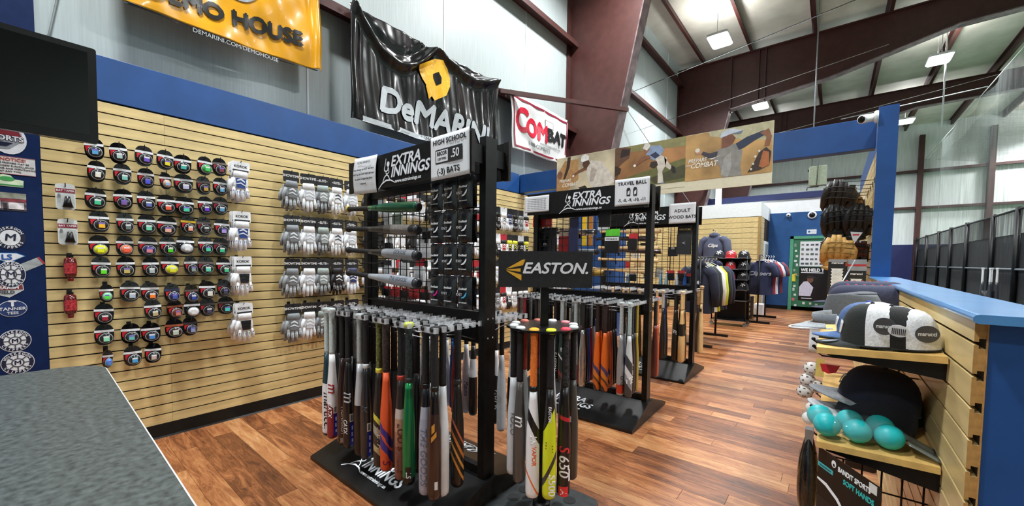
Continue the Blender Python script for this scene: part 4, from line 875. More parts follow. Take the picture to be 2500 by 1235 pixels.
def glove(label, y, z, body, patch, strp, cuff, card='#121214', brand='', x=-3.9, group='batting gloves on the left slatwall', detail=2, sc=1., rz=0., double=True, cardt='#e6e6e6', hk=True):
    t = E('batting_glove', label, 'glove', (x, y, z), (random.uniform(-.04, .04), random.uniform(-.03, .03), rz+random.uniform(-.12, .12)), group); t.scale = (1, sc*1.1, sc*1.24)
    hd = OBJ('header_card', GV['head'], C(card, .5), t, (.006, 0, -.066))
    if brand: text(brand, (.0028, 0, .036), FACE_X, .021, C(cardt, .5), hd, bold=.0004)
    g = OBJ('glove_body', GV['body'], leather(body), t, (.012, 0, -.072), (0, 0, 0))
    c_ = OBJ('cuff', GV['cuff'], leather(cuff), t, (.012, 0, -.072))
    OBJ('back_patch', GV['patch'], leather(patch), t, (.012, 0, -.072))
    if detail > 1:
        OBJ('stripe', GV['s1'], C(strp, .5), t, (.012, 0, -.072)); OBJ('stripe', GV['s2'], C(strp, .5), t, (.012, 0, -.072)); OBJ('finger_pads', GV['tips'], C(strp if detail < 3 else patch, .5), t, (.012, 0, -.072))
    if double:
        g2 = OBJ('second_glove', GV['body'], leather(body), t, (-.022, -.012, -.078), (0, 0, .05))
    if hk: hook(y, z-.012, 'peg hook under the ' + label.replace(' on black card', '').replace('batting ', ''), x=SX, big=True)
    return t
# four hooks of white-carded gloves beside the mouthguards
for r, (z, wd, pt, tx) in enumerate(((2.20, '#e4e7ea', '#1c3f86', 'navy'), (1.79, '#e4e7ea', '#1c3f86', 'navy'), (1.415, '#eceeef', '#16171a', 'black'), (1.02, '#eceeef', '#16171a', 'black'))):
    for k in range(3):
        t = glove('white glove pair with %s back on white card, %s %s hook' % (tx, ('front', 'middle', 'rear')[k], ('top', 'second', 'third', 'bottom')[r]), 1.118-.002*k, z, wd, pt, '#16171a' if tx == 'black' else '#d8dde2', wd, '#e8eaec', 'KOROK', x=-3.845-k*.042, sc=1.12, double=k == 2, cardt='#1a1c20', group='white carded gloves beside the mouthguards', detail=3, hk=False)
        MB().box(.0022, .003, -.045, .045, .012, .022).obj('card_bar', INK, t.children[0])
    hook(1.118, z-.012, 'long peg hook of the %s white glove cards' % ('top', 'second', 'third', 'bottom')[r], sc=1.35)
GY = (1.53, 1.68, 1.815, 1.955, 2.11)
GZ = (2.205, 1.80, 1.40, .98)
GK = {'grey': ('#8a8f92', '#6c7276', '#dfe3e5', '#7d8488'), 'white': ('#dfe4e8', '#c9d0d8', '#eef1f3', '#e6eaec'), 'slate': ('#7a8084', '#9aa4a4', '#e3e6e6', '#9aa8a4'), 'pure': ('#eef1f3', '#e2e6ea', '#3a4048', '#e9ecee'), 'black': ('#151518', '#1b1b1f', '#e0e0e0', '#141416'), 'navy': ('#dfe4ea', '#28305e', '#d8dce2', '#2a2f56'), 'yellow': ('#d8dadd', '#17181b', '#e6e030', '#dfe23a'), 'blackwhite': ('#1a1b1e', '#e4e7ea', '#1a1b1e', '#e4e7ea'), 'redwhite': ('#eceeef', '#b01c28', '#eceeef', '#16171a')}
PATN = [['grey', 'white', 'slate', 'pure', 'white'], ['grey', 'white', 'slate', 'pure', 'white'], ['grey', 'white', 'slate', 'black', 'navy'], ['grey', 'white', 'slate', 'black', 'white']]
for r in range(4):
    for c in range(5):
        kd = PATN[r][c]; a = GK[kd]
        glove('%s batting gloves on black card, %s from left in %s glove row' % ({'pure': 'plain white', 'slate': 'slate grey'}.get(kd, kd), ORDN[c], ORDN[r]), GY[c], GZ[r], *a, '#121214', 'SHOWTIME' if c < 2 else '~ELITE~', sc=1.22)
# gloves continuing along the wall behind the racks
FK = ['black', 'pure', 'white', 'blackwhite', 'redwhite', 'grey', 'navy', 'pure', 'black', 'white', 'redwhite', 'blackwhite']
for r, z in enumerate((2.2, 1.80, 1.40, 1.0)):
    for c in range(21):
        y = 2.30+c*.14
        kd = FK[(c*5+r*3+(c//3)) % len(FK)]
        if r == 1 and c > 15 and c % 3 != 1: kd = 'yellow'
        a = GK[kd]
        glove('%s batting gloves, %s along in %s row behind the racks' % ({'pure': 'plain white', 'blackwhite': 'black and white', 'redwhite': 'red and white'}.get(kd, kd), ORDN[c], ORDN[r]), y, z, *a, '#dcdfe2' if (c+r) % 4 == 0 else ('#b01c28' if kd == 'redwhite' else '#121214'), '', sc=1.2, detail=2 if c > 12 else 1, double=False, group='batting gloves behind the racks')
for r, z in enumerate((2.0, 1.55, 1.1)):
    for c in range(6):
        kd = FK[(c*7+r*5) % len(FK)]; a = GK[kd]
        glove('%s batting gloves, %s along in %s row beyond the beam' % ({'pure': 'plain white', 'blackwhite': 'black and white', 'redwhite': 'red and white'}.get(kd, kd), ORDN[c], ORDN[r]), 5.5+c*.17, z, *a, '#121214', '', sc=1.2, detail=1, double=False, group='batting gloves beyond the beam')
# --- stickers on the navy pilaster
PXF = SX+.0305
def sticker(name, label, y, z, rx, rz, build, rotx=0.):
    t = E(name, label, 'sticker', (PXF, y, z), (rotx, 0, 0)); build(t, rx, rz); return t
def disc(t, rx, rz, mat, nm, d=0.): MB().prism(ell(rx, rz), d, d+.0012, 0).obj(nm, mat, t)
WST = M('sticker_white', '#d9dde2', .4, noise=.03); NV = M('sticker_navy', '#141a38', .45)
def ringtext(t, s, rad, ry, size, mat, a0, step, flip=False, d=.0024):
    n = len(s)
    for i, ch in enumerate(s):
        if ch == ' ': continue
        a = a0+(i-(n-1)/2)*step*(-1 if not flip else 1)
        o = text(ch, (d, rad*math.cos(a), ry*math.sin(a)), FACE_X, size, mat, t, bold=.0006, ext=.0004)
        o.rotation_euler = (PI/2, 0, PI/2); o.rotation_mode = 'XYZ'
        o.matrix_local = Matrix.Translation((d, rad*math.cos(a), ry*math.sin(a))) @ Matrix.Rotation(PI/2, 4, 'Z') @ Matrix.Rotation(PI/2, 4, 'X') @ Matrix.Rotation((a-PI/2) if not flip else (a+PI/2), 4, 'Z')
def wheel(t, rx, rz):
    disc(t, rx, rz, WST, 'rim'); disc(t, rx*.95, rz*.95, NV, 'ring', .0008); disc(t, rx*.68, rz*.68, WST, 'face', .0014)
    MB().prism(ell(rx*.4, rz*.4)+[], .0022, .0032, 0).obj('wheel_ring', M('sticker_grey', '#4a4e58', .5), t); disc(t, rx*.30, rz*.30, WST, 'hub', .0028)
    sp = MB()
    for k in range(8):
        a = 2*PI*k/8; sp.cbox((.003, rx*.53*math.cos(a), rz*.53*math.sin(a)), (.0012, .006, rz*.34), (a-PI/2, 0, 0))
    sp.obj('spokes', M('sticker_grey'), t)
    text('M', (.0046, 0, 0), FACE_X, rz*.52, NV, t, bold=.0012)
    ringtext(t, 'MUSKEGON', rx*.80, rz*.81, rz*.26, WST, PI/2, .30); ringtext(t, 'CLIPPERS', rx*.80, rz*.81, rz*.26, WST, -PI/2, .30, True)
def mball(t, rx, rz):
    disc(t, rx, rz, NV, 'ring'); disc(t, rx*.66, rz*.66, WST, 'face', .001)
    text('M', (.003, 0, 0), FACE_X, rz*.8, NV, t, bold=.0016, shear=.1)
    ringtext(t, 'MUSKEGON', rx*.82, rz*.83, rz*.28, WST, PI/2, .30); ringtext(t, 'CLIPPERS', rx*.82, rz*.83, rz*.28, WST, -PI/2, .30, True)
def sports(t, rx, rz):
    disc(t, rx, rz, WST, 'disc')
    MB().prism([(-.07, .055), (.05, .045), (.055, .0), (.0, -.06), (-.07, -.065)], .0012, .0024, 0).obj('shield', C('#8c929c', .5), t)
    MB().prism([(-.075, .058), (.04, .052), (.05, .022), (-.075, .022)], .0024, .0034, 0).obj('red_band', C('#7a1c2a', .5), t)
    text('SPORTS', (.004, -.015, .004), FACE_X, .042, WST, t, bold=.0014); text('SPORTS', (.0032, -.015, .004), FACE_X, .042, NV, t, bold=.004)
    MB().prism([(-.04, -.02), (.015, -.022), (-.01, -.045), (-.05, -.045)], .0028, .004, 0).obj('bird_mark', NV, t)
sticker('team_sticker', 'round white SPORTS shield sticker at the top of the pilaster', -.072, 2.122, .07, .092, sports)
def notice(t, a, b):
    MB().box(0, .0012, -.095, .098, -.054, .054).obj('sheet', M('notice_paper', '#cfcfcf', .6), t)
    for q in ((-.054, -.051), (.051, .054)): MB().box(.0012, .002, -.095, .098, q[0], q[1]).obj('border', C('#b06a6a', .5), t)
    text('NOTICE!', (.0022, .01, .035), FACE_X, .026, C('#b0453c', .5), t, bold=.0006)
    text('THESE PREMISES MAY BE\nUNDER VIDEO SURVEILLANCE\nRECORDING AND MONITORING\nAT ANY TIME.', (.0022, .0, -.012), FACE_X, .0135, INK, t, line=1.25)
sticker('notice_sheet', 'white NOTICE sheet stuck on the navy pilaster', -.07, 1.962, 0, 0, notice)
def greens(t, a, b):
    MB().prism([(-.08, -.03), (.028, -.03), (.03, .012), (-.005, .016), (-.02, .038), (-.05, .042), (-.08, .03)], 0, .0012, 0).obj('backing', C('#cfe0c0', .5), t)
    MB().prism([(-.08, -.026), (.026, -.026), (.027, -.018), (-.08, -.018)], .0012, .002, 0).obj('green_line', C('#3a8a4a', .5), t)
    MB().prism(ell(.03, .014, 16, -.035, .016), .0012, .0022, 0).obj('green_oval', C('#3f9a52', .5), t)
sticker('green_sticker', 'small green and cream sticker under the notice', -.052, 1.862, 0, 0, greens)
def photo(t, a, b):
    MB().box(0, .0012, -.10, .04, -.055, .055).obj('print', M('photo_street', '#7a6a70', .5, noise=.5, scale=22), t)
    for (y0, y1, z0, z1, c) in ((-.1, .04, .02, .055, '#8a8f80'), (-.1, -.06, -.05, .0, '#cfd0d4'), (-.03, .03, -.05, -.005, '#d4d0d2'), (-.06, .04, -.0, .018, '#7a3038'), (-.05, -.035, -.05, -.01, '#2c2a30'), (-.1, .04, -.055, -.045, '#3a3238')):
        MB().box(.0012, .002, y0, y1, z0, z1).obj('print_patch', C(c, .5, noise=.2), t)
sticker('street_photo', 'small photo print of a red-roofed building on the pilaster', -.055, 1.738, 0, 0, photo)
sticker('team_sticker', 'round sticker with a navy M over a baseball, mid pilaster', -.085, 1.515, .062, .074, mball)
def lsd(t, a, b):
    MB().prism([(-.09, .0), (-.06, .026), (.01, .026), (.045, .006), (-.025, -.04)], 0, .0012, 0).obj('diamond', C('#2c7ab8', .5), t)
    MB().prism([(-.085, .0), (-.06, .022), (.008, .022), (.038, .006), (-.025, -.034)], .0012, .002, 0).obj('field', WST, t); text('LS', (.003, -.03, -.002), FACE_X, .045, C('#1c4f9c', .5), t, bold=.002)
sticker('diamond_sticker', 'blue and white LS diamond sticker', -.072, 1.395, 0, 0, lsd)
def pale(t, a, b):
    MB().box(0, .001, -.06, .06, -.025, .025).obj('strip', C('#9aa2a4', .5, noise=.1), t); MB().box(.001, .0018, .05, .06, -.025, .025).obj('red_edge', C('#a0303c', .5), t)
sticker('strip_sticker', 'tilted grey strip sticker behind the wheel sticker', -.012, 1.345, 0, 0, pale, .55)
sticker('team_sticker', 'round ship-wheel sticker overlapping the tilted strip', -.088, 1.286, .058, .084, wheel).location.x += .002
def marsh(t, a, b):
    MB().prism([(-.075, .03), (.035, .036), (.038, .0), (-.02, -.045), (-.075, -.02)], 0, .0012, 0).obj('shield', C('#b9c0c4', .5), t); MB().prism([(-.075, .028), (.032, .032), (.034, .004), (-.075, .0)], .0012, .002, 0).obj('red_band', C('#7a2c30', .5), t)
    text('MARSH', (.003, -.025, .016), FACE_X, .027, WST, t, bold=.0008); text('FIELD', (.003, -.03, -.012), FACE_X, .026, C('#3a3e44', .5), t, bold=.0008)
sticker('shield_sticker', 'red and grey MARSH FIELD shield sticker', -.078, 1.187, 0, 0, marsh)
def tanner(t, rx, rz):
    disc(t, rx, rz, WST, 'rim'); disc(t, rx*.95, rz*.94, C('#1c3468', .5), 'field', .001); text('T', (.003, -.0, .03), FACE_X, .05, WST, t, bold=.003); text('TANNER', (.003, 0, -.002), FACE_X, .027, WST, t, bold=.0006); text('TEES', (.003, 0, -.028), FACE_X, .022, WST, t, bold=.0004)
sticker('oval_sticker', 'navy oval TANNER TEES sticker', -.088, 1.072, .058, .052, tanner)
sticker('team_sticker', 'upper of the two lowest round ship-wheel stickers', -.085, .868, .066, .07, wheel)
sticker('team_sticker', 'lowest round ship-wheel sticker just above the counter', -.078, .727, .068, .072, wheel)
# --- television on the pilaster
t = E('television', 'black flat television hanging above the pilaster stickers', 'television', (-3.42, -.33, 2.345), (0, math.radians(4), 0))
MB().rbox(-.035, .012, -.6, .6, -.27, .27, .012, axis=0).obj('bezel', M('tv_black', '#08080a', .25, noise=.05), t)
MB().box(.012, .0135, -.565, .565, -.225, .24).obj('screen', M('tv_screen', '#030304', .12, noise=.02, coat=.3), t)
MB().box(-.09, -.03, -.5, .5, -.2, .18).obj('rear_housing', M('tv_back', '#0c0c0e', .5), t)
MB().box(-.50, -.08, -.06, .06, -.05, .05).box(-.525, -.50, -.15, .15, -.15, .15).obj('wall_arm', BLACK, t)
MB().cbox((.014, -.12, -.248), (.002, .03, .008)).obj('brand_mark', SILVER, t)
# --- grey counter at bottom left
t = E('sales_counter', 'grey speckled laminate counter at the lower left', 'counter', (0, 0, 0))
CT = M('grey_speckled_laminate', '#434a49', .38, noise=.22, scale=70, spec=.4)
def rc(x0, x1, y0, y1, r, n=8):
    return [(x1, y0), (x1, y1)]+[(x0+r-r*math.sin(PI/2*i/n), y1-r+r*math.cos(PI/2*i/n)) for i in range(n+1)]+[(x0, y0)]
MB().prism(rc(-2.17, -.35, -.8, .158, .12), .966, 1.0, 2).obj('top', CT, t)
MB().prism(rc(-2.1735, -.35, -.8, .1615, .122), .968, .997, 2).obj('edge_band', M('pale_edge', '#c9cdcc', .4), t)
MB().box(-2.1, -.45, -.72, .06, 0, .966).obj('body', M('navy_pilaster_paint'), t)
# ================================================================ BANNERS
def banner(name, label, y0, y1, ztop, zbot, fn, mat, nu=48, nv=24, grom=(), x=-4.045):
    t = E(name, label, 'banner', (x, 0, 0))
    MB().grid(lambda u, v: fn(u, v), nu, nv).obj('sheet', mat, t, solid=.002)
    for (gy, gz) in grom: MB().lathe([(.022, 0), (.024, .004), (.012, .006), (.010, .0)], 14, (.02, gy, gz), rot=(0, PI/2, 0), cap=False).obj('grommet', CHROME, t)
    return t
def drape_text(s, y, z, size, mat, parent, surf, shear=0., bold=0., sx=1., off=.007, rise=0.):
    me = textmesh(s, size, shear, bold, 'CENTER', .0, 1., 1.).copy()
    if len(me.materials): me.materials.clear()
    bm = bmesh.new(); bm.from_mesh(me); bmesh.ops.triangulate(bm, faces=bm.faces[:])
    for _ in range(2):
        le = [e for e in bm.edges if e.calc_length() > .06]
        if le: bmesh.ops.subdivide_edges(bm, edges=le, cuts=1); bmesh.ops.triangulate(bm, faces=bm.faces[:])
    for v in bm.verts:
        yy, zz = y+v.co.x*sx, z+v.co.y+rise*v.co.x; v.co = (surf(yy, zz)+off, yy, zz)
    bm.to_mesh(me); bm.free()
    return OBJ('lettering', me, mat, parent)
def drape_poly(pts, mat, parent, surf, name='emblem', off=.007):
    bm = bmesh.new(); vs = [bm.verts.new((0, p[0], p[1])) for p in pts]; bm.faces.new(vs); bmesh.ops.triangulate(bm, faces=bm.faces[:])
    for _ in range(3):
        le = [e for e in bm.edges if e.calc_length() > .06]
        if le: bmesh.ops.subdivide_edges(bm, edges=le, cuts=1); bmesh.ops.triangulate(bm, faces=bm.faces[:])
    for v in bm.verts: v.co.x = surf(v.co.y, v.co.z)+off
    me = bpy.data.meshes.new(name); bm.to_mesh(me); bm.free()
    return OBJ(name, me, mat, parent)
# black banner
BY0, BY1 = 2.17, 4.51
def dem_x(y, z):
    u = (y-BY0)/(BY1-BY0); v = (z-2.89)/(4.08-2.89)
    yl = .5 if u < .5 else 1.0
    us = (u % .5)/.5 if u < 1 else 1
    fold = 1.02-.36*math.sin(PI*us)*(1 if u < .5 else .42)
    x = .018*math.sin(us*PI*2)*(1-v)+.012*math.sin(u*31)*(1-.5*v)+.008*math.sin(u*57+v*4)+.01*math.sin(v*9+u*6)
    x += .07*math.exp(-((v-fold)/.05)**2)-.035*math.exp(-((v-fold-.10)/.06)**2)
    x += .05*math.exp(-((u-.02)/.025)**2)+.04*math.exp(-((u-.985)/.02)**2)
    return x+.02
VINB = M('black_vinyl', '#0c0d0e', .22, noise=.15, scale=3, bump=.25, coat=.3)
t = banner('vinyl_banner', 'black glossy vinyl banner reading DeMARINI', BY0, BY1, 4.08, 2.89, lambda u, v: (dem_x(BY0+(BY1-BY0)*u, 2.89+1.19*v), BY0+(BY1-BY0)*u, 2.89+(4.08-2.89)*v), VINB, 150, 90, ((2.2, 4.07), (3.33, 4.06), (4.48, 4.055)))
GREYP = M('banner_grey', '#b4bcc0', .35, noise=.03); YB = M('banner_yellow', '#eeb422', .3, noise=.04)
drape_text('DeMARINI', 3.41, 3.20, .40, GREYP, t, dem_x, shear=.18, bold=.016, sx=1.0, off=.014)
drape_poly([(2.18, 2.893), (4.5, 2.893), (4.5, 2.955), (3.4, 2.955), (2.18, 2.95)], GREYP, t, dem_x, 'white_hem', .006)
drape_text('DEMARINI.COM', 3.3, 2.925, .055, INK, t, dem_x, off=.011)
# D mark
drape_poly([(3.034, 3.757), (3.302, 3.946), (3.440, 3.979), (3.523, 3.908), (3.565, 3.798), (3.561, 3.689), (3.489, 3.548), (3.293, 3.421), (3.241, 3.459), (3.197, 3.408), (3.149, 3.557), (3.247, 3.710), (3.103, 3.628)], YB, t, dem_x, 'd_mark', .022)
drape_poly([(3.269, 3.744), (3.360, 3.803), (3.406, 3.741), (3.395, 3.667), (3.315, 3.613), (3.270, 3.693)], VINB, t, dem_x, 'd_mark_counter', .026)
# yellow banner
def yel_x(y, z):
    u = (y-.42)/1.45; v = (z-3.2)
    return .03+.016*math.sin(u*7+v*5)+.007*math.sin(u*19-v*11)+.002*math.sin(u*41+v*17)+.05*math.exp(-((u-.97)/.02)**2)
VINY = M('yellow_vinyl', '#dd9d10', .26, noise=.05, scale=4, bump=.2, coat=.3)
t = banner('vinyl_banner', 'yellow glossy vinyl banner reading DEMO HOUSE', .42, 1.87, 4.1, 3.23, lambda u, v: (yel_x(.42+1.45*u, 3.23+.87*v), .42+1.45*u, 3.235+.02*u*u+(4.08-3.235)*v), VINY, 110, 70, ((.46, 4.06), (1.83, 4.06)))
drape_text('DEMO HOUSE', 1.13, 3.43, .175, M('banner_black', '#14120e', .3), t, yel_x, bold=.011, sx=1.0, off=.012, rise=.08)
MB().grid(lambda u, v: (.01+.05*v*(1-u*.4)+.015*math.sin(u*14), .47+1.36*u, 3.235+.02*u*u-.035*math.sin(PI*u)*v-.004), 50, 4).obj('black_hem', VINB, t, solid=.002)
text('DEMARINI.COM/DEMOHOUSE', (.068, 1.16, 3.196), FACE_X, .046, GREYP, t)
disc_ = [(1.18+.17*math.cos(2*PI*i/30), 3.80+.20*math.sin(2*PI*i/30)) for i in range(30)]
drape_poly(disc_, M('banner_silver', '#b9bdc0', .25, noise=.2, scale=12, metal=.4), t, yel_x, 'emblem', .008)
# white banner with red border
CY0, CY1 = 4.80, 6.56
def com_x(y, z):
    u = (y-CY0)/(CY1-CY0); v = (z-3.19)/.9
    return .02+.014*math.sin(u*8+v*3)+.006*math.sin(u*27)+.012*math.sin((u-v)*7)
def com_lo(u): return 3.19+.035*u
VINW = M('white_vinyl', '#dfe2e0', .3, noise=.04, scale=3, bump=.2, coat=.2)
t = banner('vinyl_banner', 'white vinyl banner with a red border reading COMBAT', CY0, CY1, 4.08, 3.19, lambda u, v: (com_x(CY0+(CY1-CY0)*u, 3.19+.9*v), CY0+(CY1-CY0)*u+.09*(1-v)*(1-u)-.10*(1-v)*u, com_lo(u)+(4.08-com_lo(u))*v), VINW, 60, 40, ((4.83, 4.06), (5.68, 4.055), (6.53, 4.06)))
RDB = M('banner_red', '#8c1f38', .35); RDT = M('banner_bright_red', '#cc1f3a', .35)
for pts in ([(4.85, 4.03), (6.52, 4.03), (6.51, 3.995), (4.855, 3.995)], [(4.93, 3.26), (6.44, 3.285), (6.44, 3.255), (4.93, 3.23)], [(4.85, 4.03), (4.885, 4.03), (4.955, 3.24), (4.925, 3.24)], [(6.49, 4.03), (6.52, 4.03), (6.45, 3.26), (6.42, 3.26)]):
    drape_poly(pts, RDB, t, com_x, 'border', .006)
drape_text('C', 5.10, 3.68, .52, RDT, t, com_x, bold=.022, off=.010, shear=.1); drape_text('OM', 5.55, 3.62, .42, RDT, t, com_x, bold=.022, off=.010, shear=.1, sx=.92)
drape_text('BAT', 6.14, 3.63, .30, INK, t, com_x, bold=.018, off=.010, sx=1.1); drape_text('www.combatbaseball.com', 5.95, 3.44, .06, C('#7a7d80', .5), t, com_x, off=.008)
drape_text('1-888-COMBATS', 5.62, 3.36, .095, C('#5a5c60', .5), t, com_x, off=.008)
drape_poly([(5.78, 3.88), (6.02, 3.88), (6.02, 3.75), (5.78, 3.75)], C('#8a7a7e', .5), t, com_x, 'seal', .007); drape_poly([(5.795, 3.87), (6.005, 3.87), (6.005, 3.76), (5.795, 3.76)], VINW, t, com_x, 'seal', .010)
# ================================================================ RIGHT PARTITION GOODS
def dome(a0, a1, rx=.098, ry=.082, h=.118, n=14, v0=0.):
    def fn(u, v):
        az = math.radians(a0+(a1-a0)*u); el = (v0+(1-v0)*v)*PI/2
        k = math.cos(el)**.62
        return (rx*k*math.cos(az), ry*k*math.sin(az), h*math.sin(el)**.9)
    return MB().grid(fn, n, 8)
def brim():
    def fn(u, v):
        az = math.radians(112+136*u); s_ = math.sin(PI*u)
        ext = .075*s_**.6*v
        x = (.098+0*v)*math.cos(az)-ext; y = .082*math.sin(az)*(1-.06*v)
        return (x, y, .004-.010*(y/.08)**2*v-.006*v)
    return MB().grid(fn, 16, 5)
CAPM = dict(f=dome(104, 256).mesh('crown_front'), b=dome(-104, 104).mesh('crown_back'), brim=brim().mesh('brim'), btn=MB().ball((0, 0, .119), .007, 8, (1, 1, .6)).mesh('button'),
            bead=MB().tube([(.098*math.cos(math.radians(a)), .082*math.sin(math.radians(a)), .002) for a in range(0, 361, 15)], .003, 5).mesh('sweatband'))
def cloth(c): return C(c, .85, noise=.08, scale=180, bump=.15, fuzz=.06)
def cap(label, loc, rot, front, back, brimc, btn=None, group=None, logo=None, sc=1.):
    t = E('baseball_hat', label, 'hat', loc, rot, group); t.scale = sc if isinstance(sc, tuple) else (sc,)*3
    f = OBJ('crown_front', CAPM['f'], cloth(front), t); OBJ('crown_back', CAPM['b'], cloth(back), t)
    bo = OBJ('brim', CAPM['brim'], cloth(brimc), t); bo.modifiers.new('s', 'SOLIDIFY').thickness = .004
    OBJ('button', CAPM['btn'], cloth(btn or front), t); OBJ('sweatband', CAPM['bead'], cloth('#17181a'), t)
    if logo:
        me = textmesh(logo[0], logo[1], .2, .0012, 'CENTER', .001, 1., 1.).copy()
        if len(me.materials): me.materials.clear()
        for v in me.vertices:
            y = -v.co.x; z = .055+v.co.y; kz = max(.02, 1-(max(0., z)/.118)**2.22)**.31
            v.co = (-.0995*kz*math.sqrt(max(0, 1-(y/(.083*kz))**2))-.002-v.co.z, y, z)
        OBJ('front_logo', me, C(logo[2], .5), f)
    return t
# --- shelves
SH1 = E('wall_shelf', 'upper maple shelf on the right half wall carrying caps', 'shelf', (RX, 0, 1.153), (0, math.radians(-3.), 0))
MB().box(-.296, -.004, 1.62, 2.86, -.02, 0).box(-.296, -.004, 2.875, 4.5, -.02, 0).obj('board', M('maple_shelf', '#d8b269', .4, noise=.08, scale=4, stretch=(6, 1, 6)), SH1)
for y in (1.66, 2.8, 4.3): MB().prism([(0, -.021), (-.27, -.021), (-.27, -.03), (0, -.075)], y-.006, y+.006, 1).obj('bracket', BLACK, SH1)
SH2 = E('wall_shelf', 'lower maple shelf on the right half wall carrying the teal balls', 'shelf', (RX, 0, .832), (0, math.radians(-1.5), 0))
MB().box(-.284, -.004, 1.625, 2.7, -.02, 0).obj('board', M('maple_shelf'), SH2)
for y in (1.66, 2.6): MB().prism([(0, -.021), (-.26, -.021), (-.26, -.035), (0, -.085)], y-.008, y+.008, 1).obj('bracket', BLACK, SH2)
# --- caps on the upper shelf
CG = 'caps on the upper right shelf'
zt = 1.152
def tagcard(parent, loc, rot, rx, rz, mat, txt=None, tm=None, ts=.012):
    o = MB().prism(ell(rx, rz, 26), -.0008, .0008, 1).obj('tag', mat, parent, loc, rot)
    if txt: text(txt, (0, -.0016, 0), FACE_Y, ts, tm, o, bold=.0003)
    return o
DT = M('tag_graphite', '#4a4c50', .45)
c1 = cap('black-front trucker cap with white mesh and hanging tags, nearest on the shelf', (.108, 1.71, zt), (0, math.radians(-3), math.radians(-3)), '#131b1a', '#d9dbdd', '#2c3132', '#1a2028', CG, ('m', .075, '#dfe3e6'), (.84, .9, 1.12))
tagcard(c1, (.03, -.088, .062), (.15, 0, 0), .030, .024, DT, 'marucci', WHITE, .014); tagcard(c1, (.066, -.094, .052), (.1, .1, 0), .028, .016, WHITEP, '||||||||', INK, .018)
br_ = MB().prism(ell(.026, .016, 22), -.0008, .0008, 2).obj('brim_sticker', C('#77808a', .35), c1, (-.128, -.030, .006), (0, math.radians(-6), .1))
cap('blue-front trucker cap tucked behind the black one', (.112, 1.86, zt+.012), (0, math.radians(-6), math.radians(-2)), '#43608f', '#dfe2e4', '#4a6a9c', '#2a49a8', CG, ('m', .07, '#e6e8ea'), .97)
c3 = cap('black mesh cap behind the nearest trucker cap', (.152, 1.715, zt), (0, math.radians(-3), math.radians(-4)), '#17191b', '#141516', '#151617', None, CG, None, (.84, .9, 1.08))
c4 = cap('white mesh cap with graphite tag closest to the slat wall', (.182, 1.718, zt+.001), (0, math.radians(-3), math.radians(-4)), '#d8dadc', '#d3d5d6', '#c9ccce', '#dfe2e4', CG, None, (.80, .9, 1.02))
tagcard(c4, (.055, -.076, .052), (.12, 0, .25), .033, .025, DT, 'marucci', WHITE, .016)
cap('second white mesh cap nested deeper by the wall', (.165, 1.90, zt+.005), (0, math.radians(-3), math.radians(-5)), '#e2e4e6', '#dcdfe1', '#c9ccce', '#b9bd9a', CG, None, .92)
# bucket hat, visor
t = E('bucket_hat', 'slouched grey bucket hat behind the trucker caps', 'hat', (.08, 2.45, zt+.002), (0, math.radians(-4), .2))
MB().grid(lambda u, v: ((.115-.03*v**2+.006*math.sin(u*25)*v)*math.cos(u*2*PI)*(1 if v < .999 else .0), (.105-.03*v**2+.006*math.sin(u*19)*v)*math.sin(u*2*PI)*(1 if v < .999 else .0), .115*min(1, v*1.12)*(1+.06*math.sin(u*12))), 36, 12).obj('crown', cloth('#565b60'), t)
MB().grid(lambda u, v: ((.113+.045*v)*math.cos(u*2*PI), (.103+.045*v)*math.sin(u*2*PI), .012-.006*v+.012*v*math.sin(u*6)), 36, 3).obj('brim', cloth('#61666b'), t, solid=.003)
t = E('sun_visor', 'flat grey and white visor jutting over the aisle edge', 'visor', (.03, 2.05, zt+.012), (0, math.radians(-8), .1))
MB().grid(lambda u, v: (-.06*math.sin(PI*u)**.6*(1-v)-.085*math.cos((u-.5)*2.2)*.9-.02, (u-.5)*.19*(1.1-.15*v), .004+.015*v), 16, 4).obj('brim', cloth('#9aa0a4'), t, solid=.004)
MB().tube([(-.135*math.sin(PI*u/16)**.6-.035, (u/16-.5)*.205, .002) for u in range(17)], .0035, 5).obj('piping', cloth('#e8eaec'), t)
MB().grid(lambda u, v: (.085*math.cos(math.radians(100+160*u)), .085*math.sin(math.radians(100+160*u)), .015+.04*v), 14, 2).obj('band', cloth('#7d848a'), t, solid=.003)
# row of navy caps with red buttons
for r in range(2):
    for k in range(6):
        cap('navy cap with red button, %s from the aisle in the %s row' % (ORDN[k], ('near', 'far')[r]), (.075+.034*k, 2.80+.24*r+.01*k, zt+.030+.012*r), (0, math.radians(-6), math.radians(random.uniform(-5, 5))), '#2a2f47', '#2b3048', '#2a2f47', '#b8384e', 'navy caps nested on the shelf', None, .98)
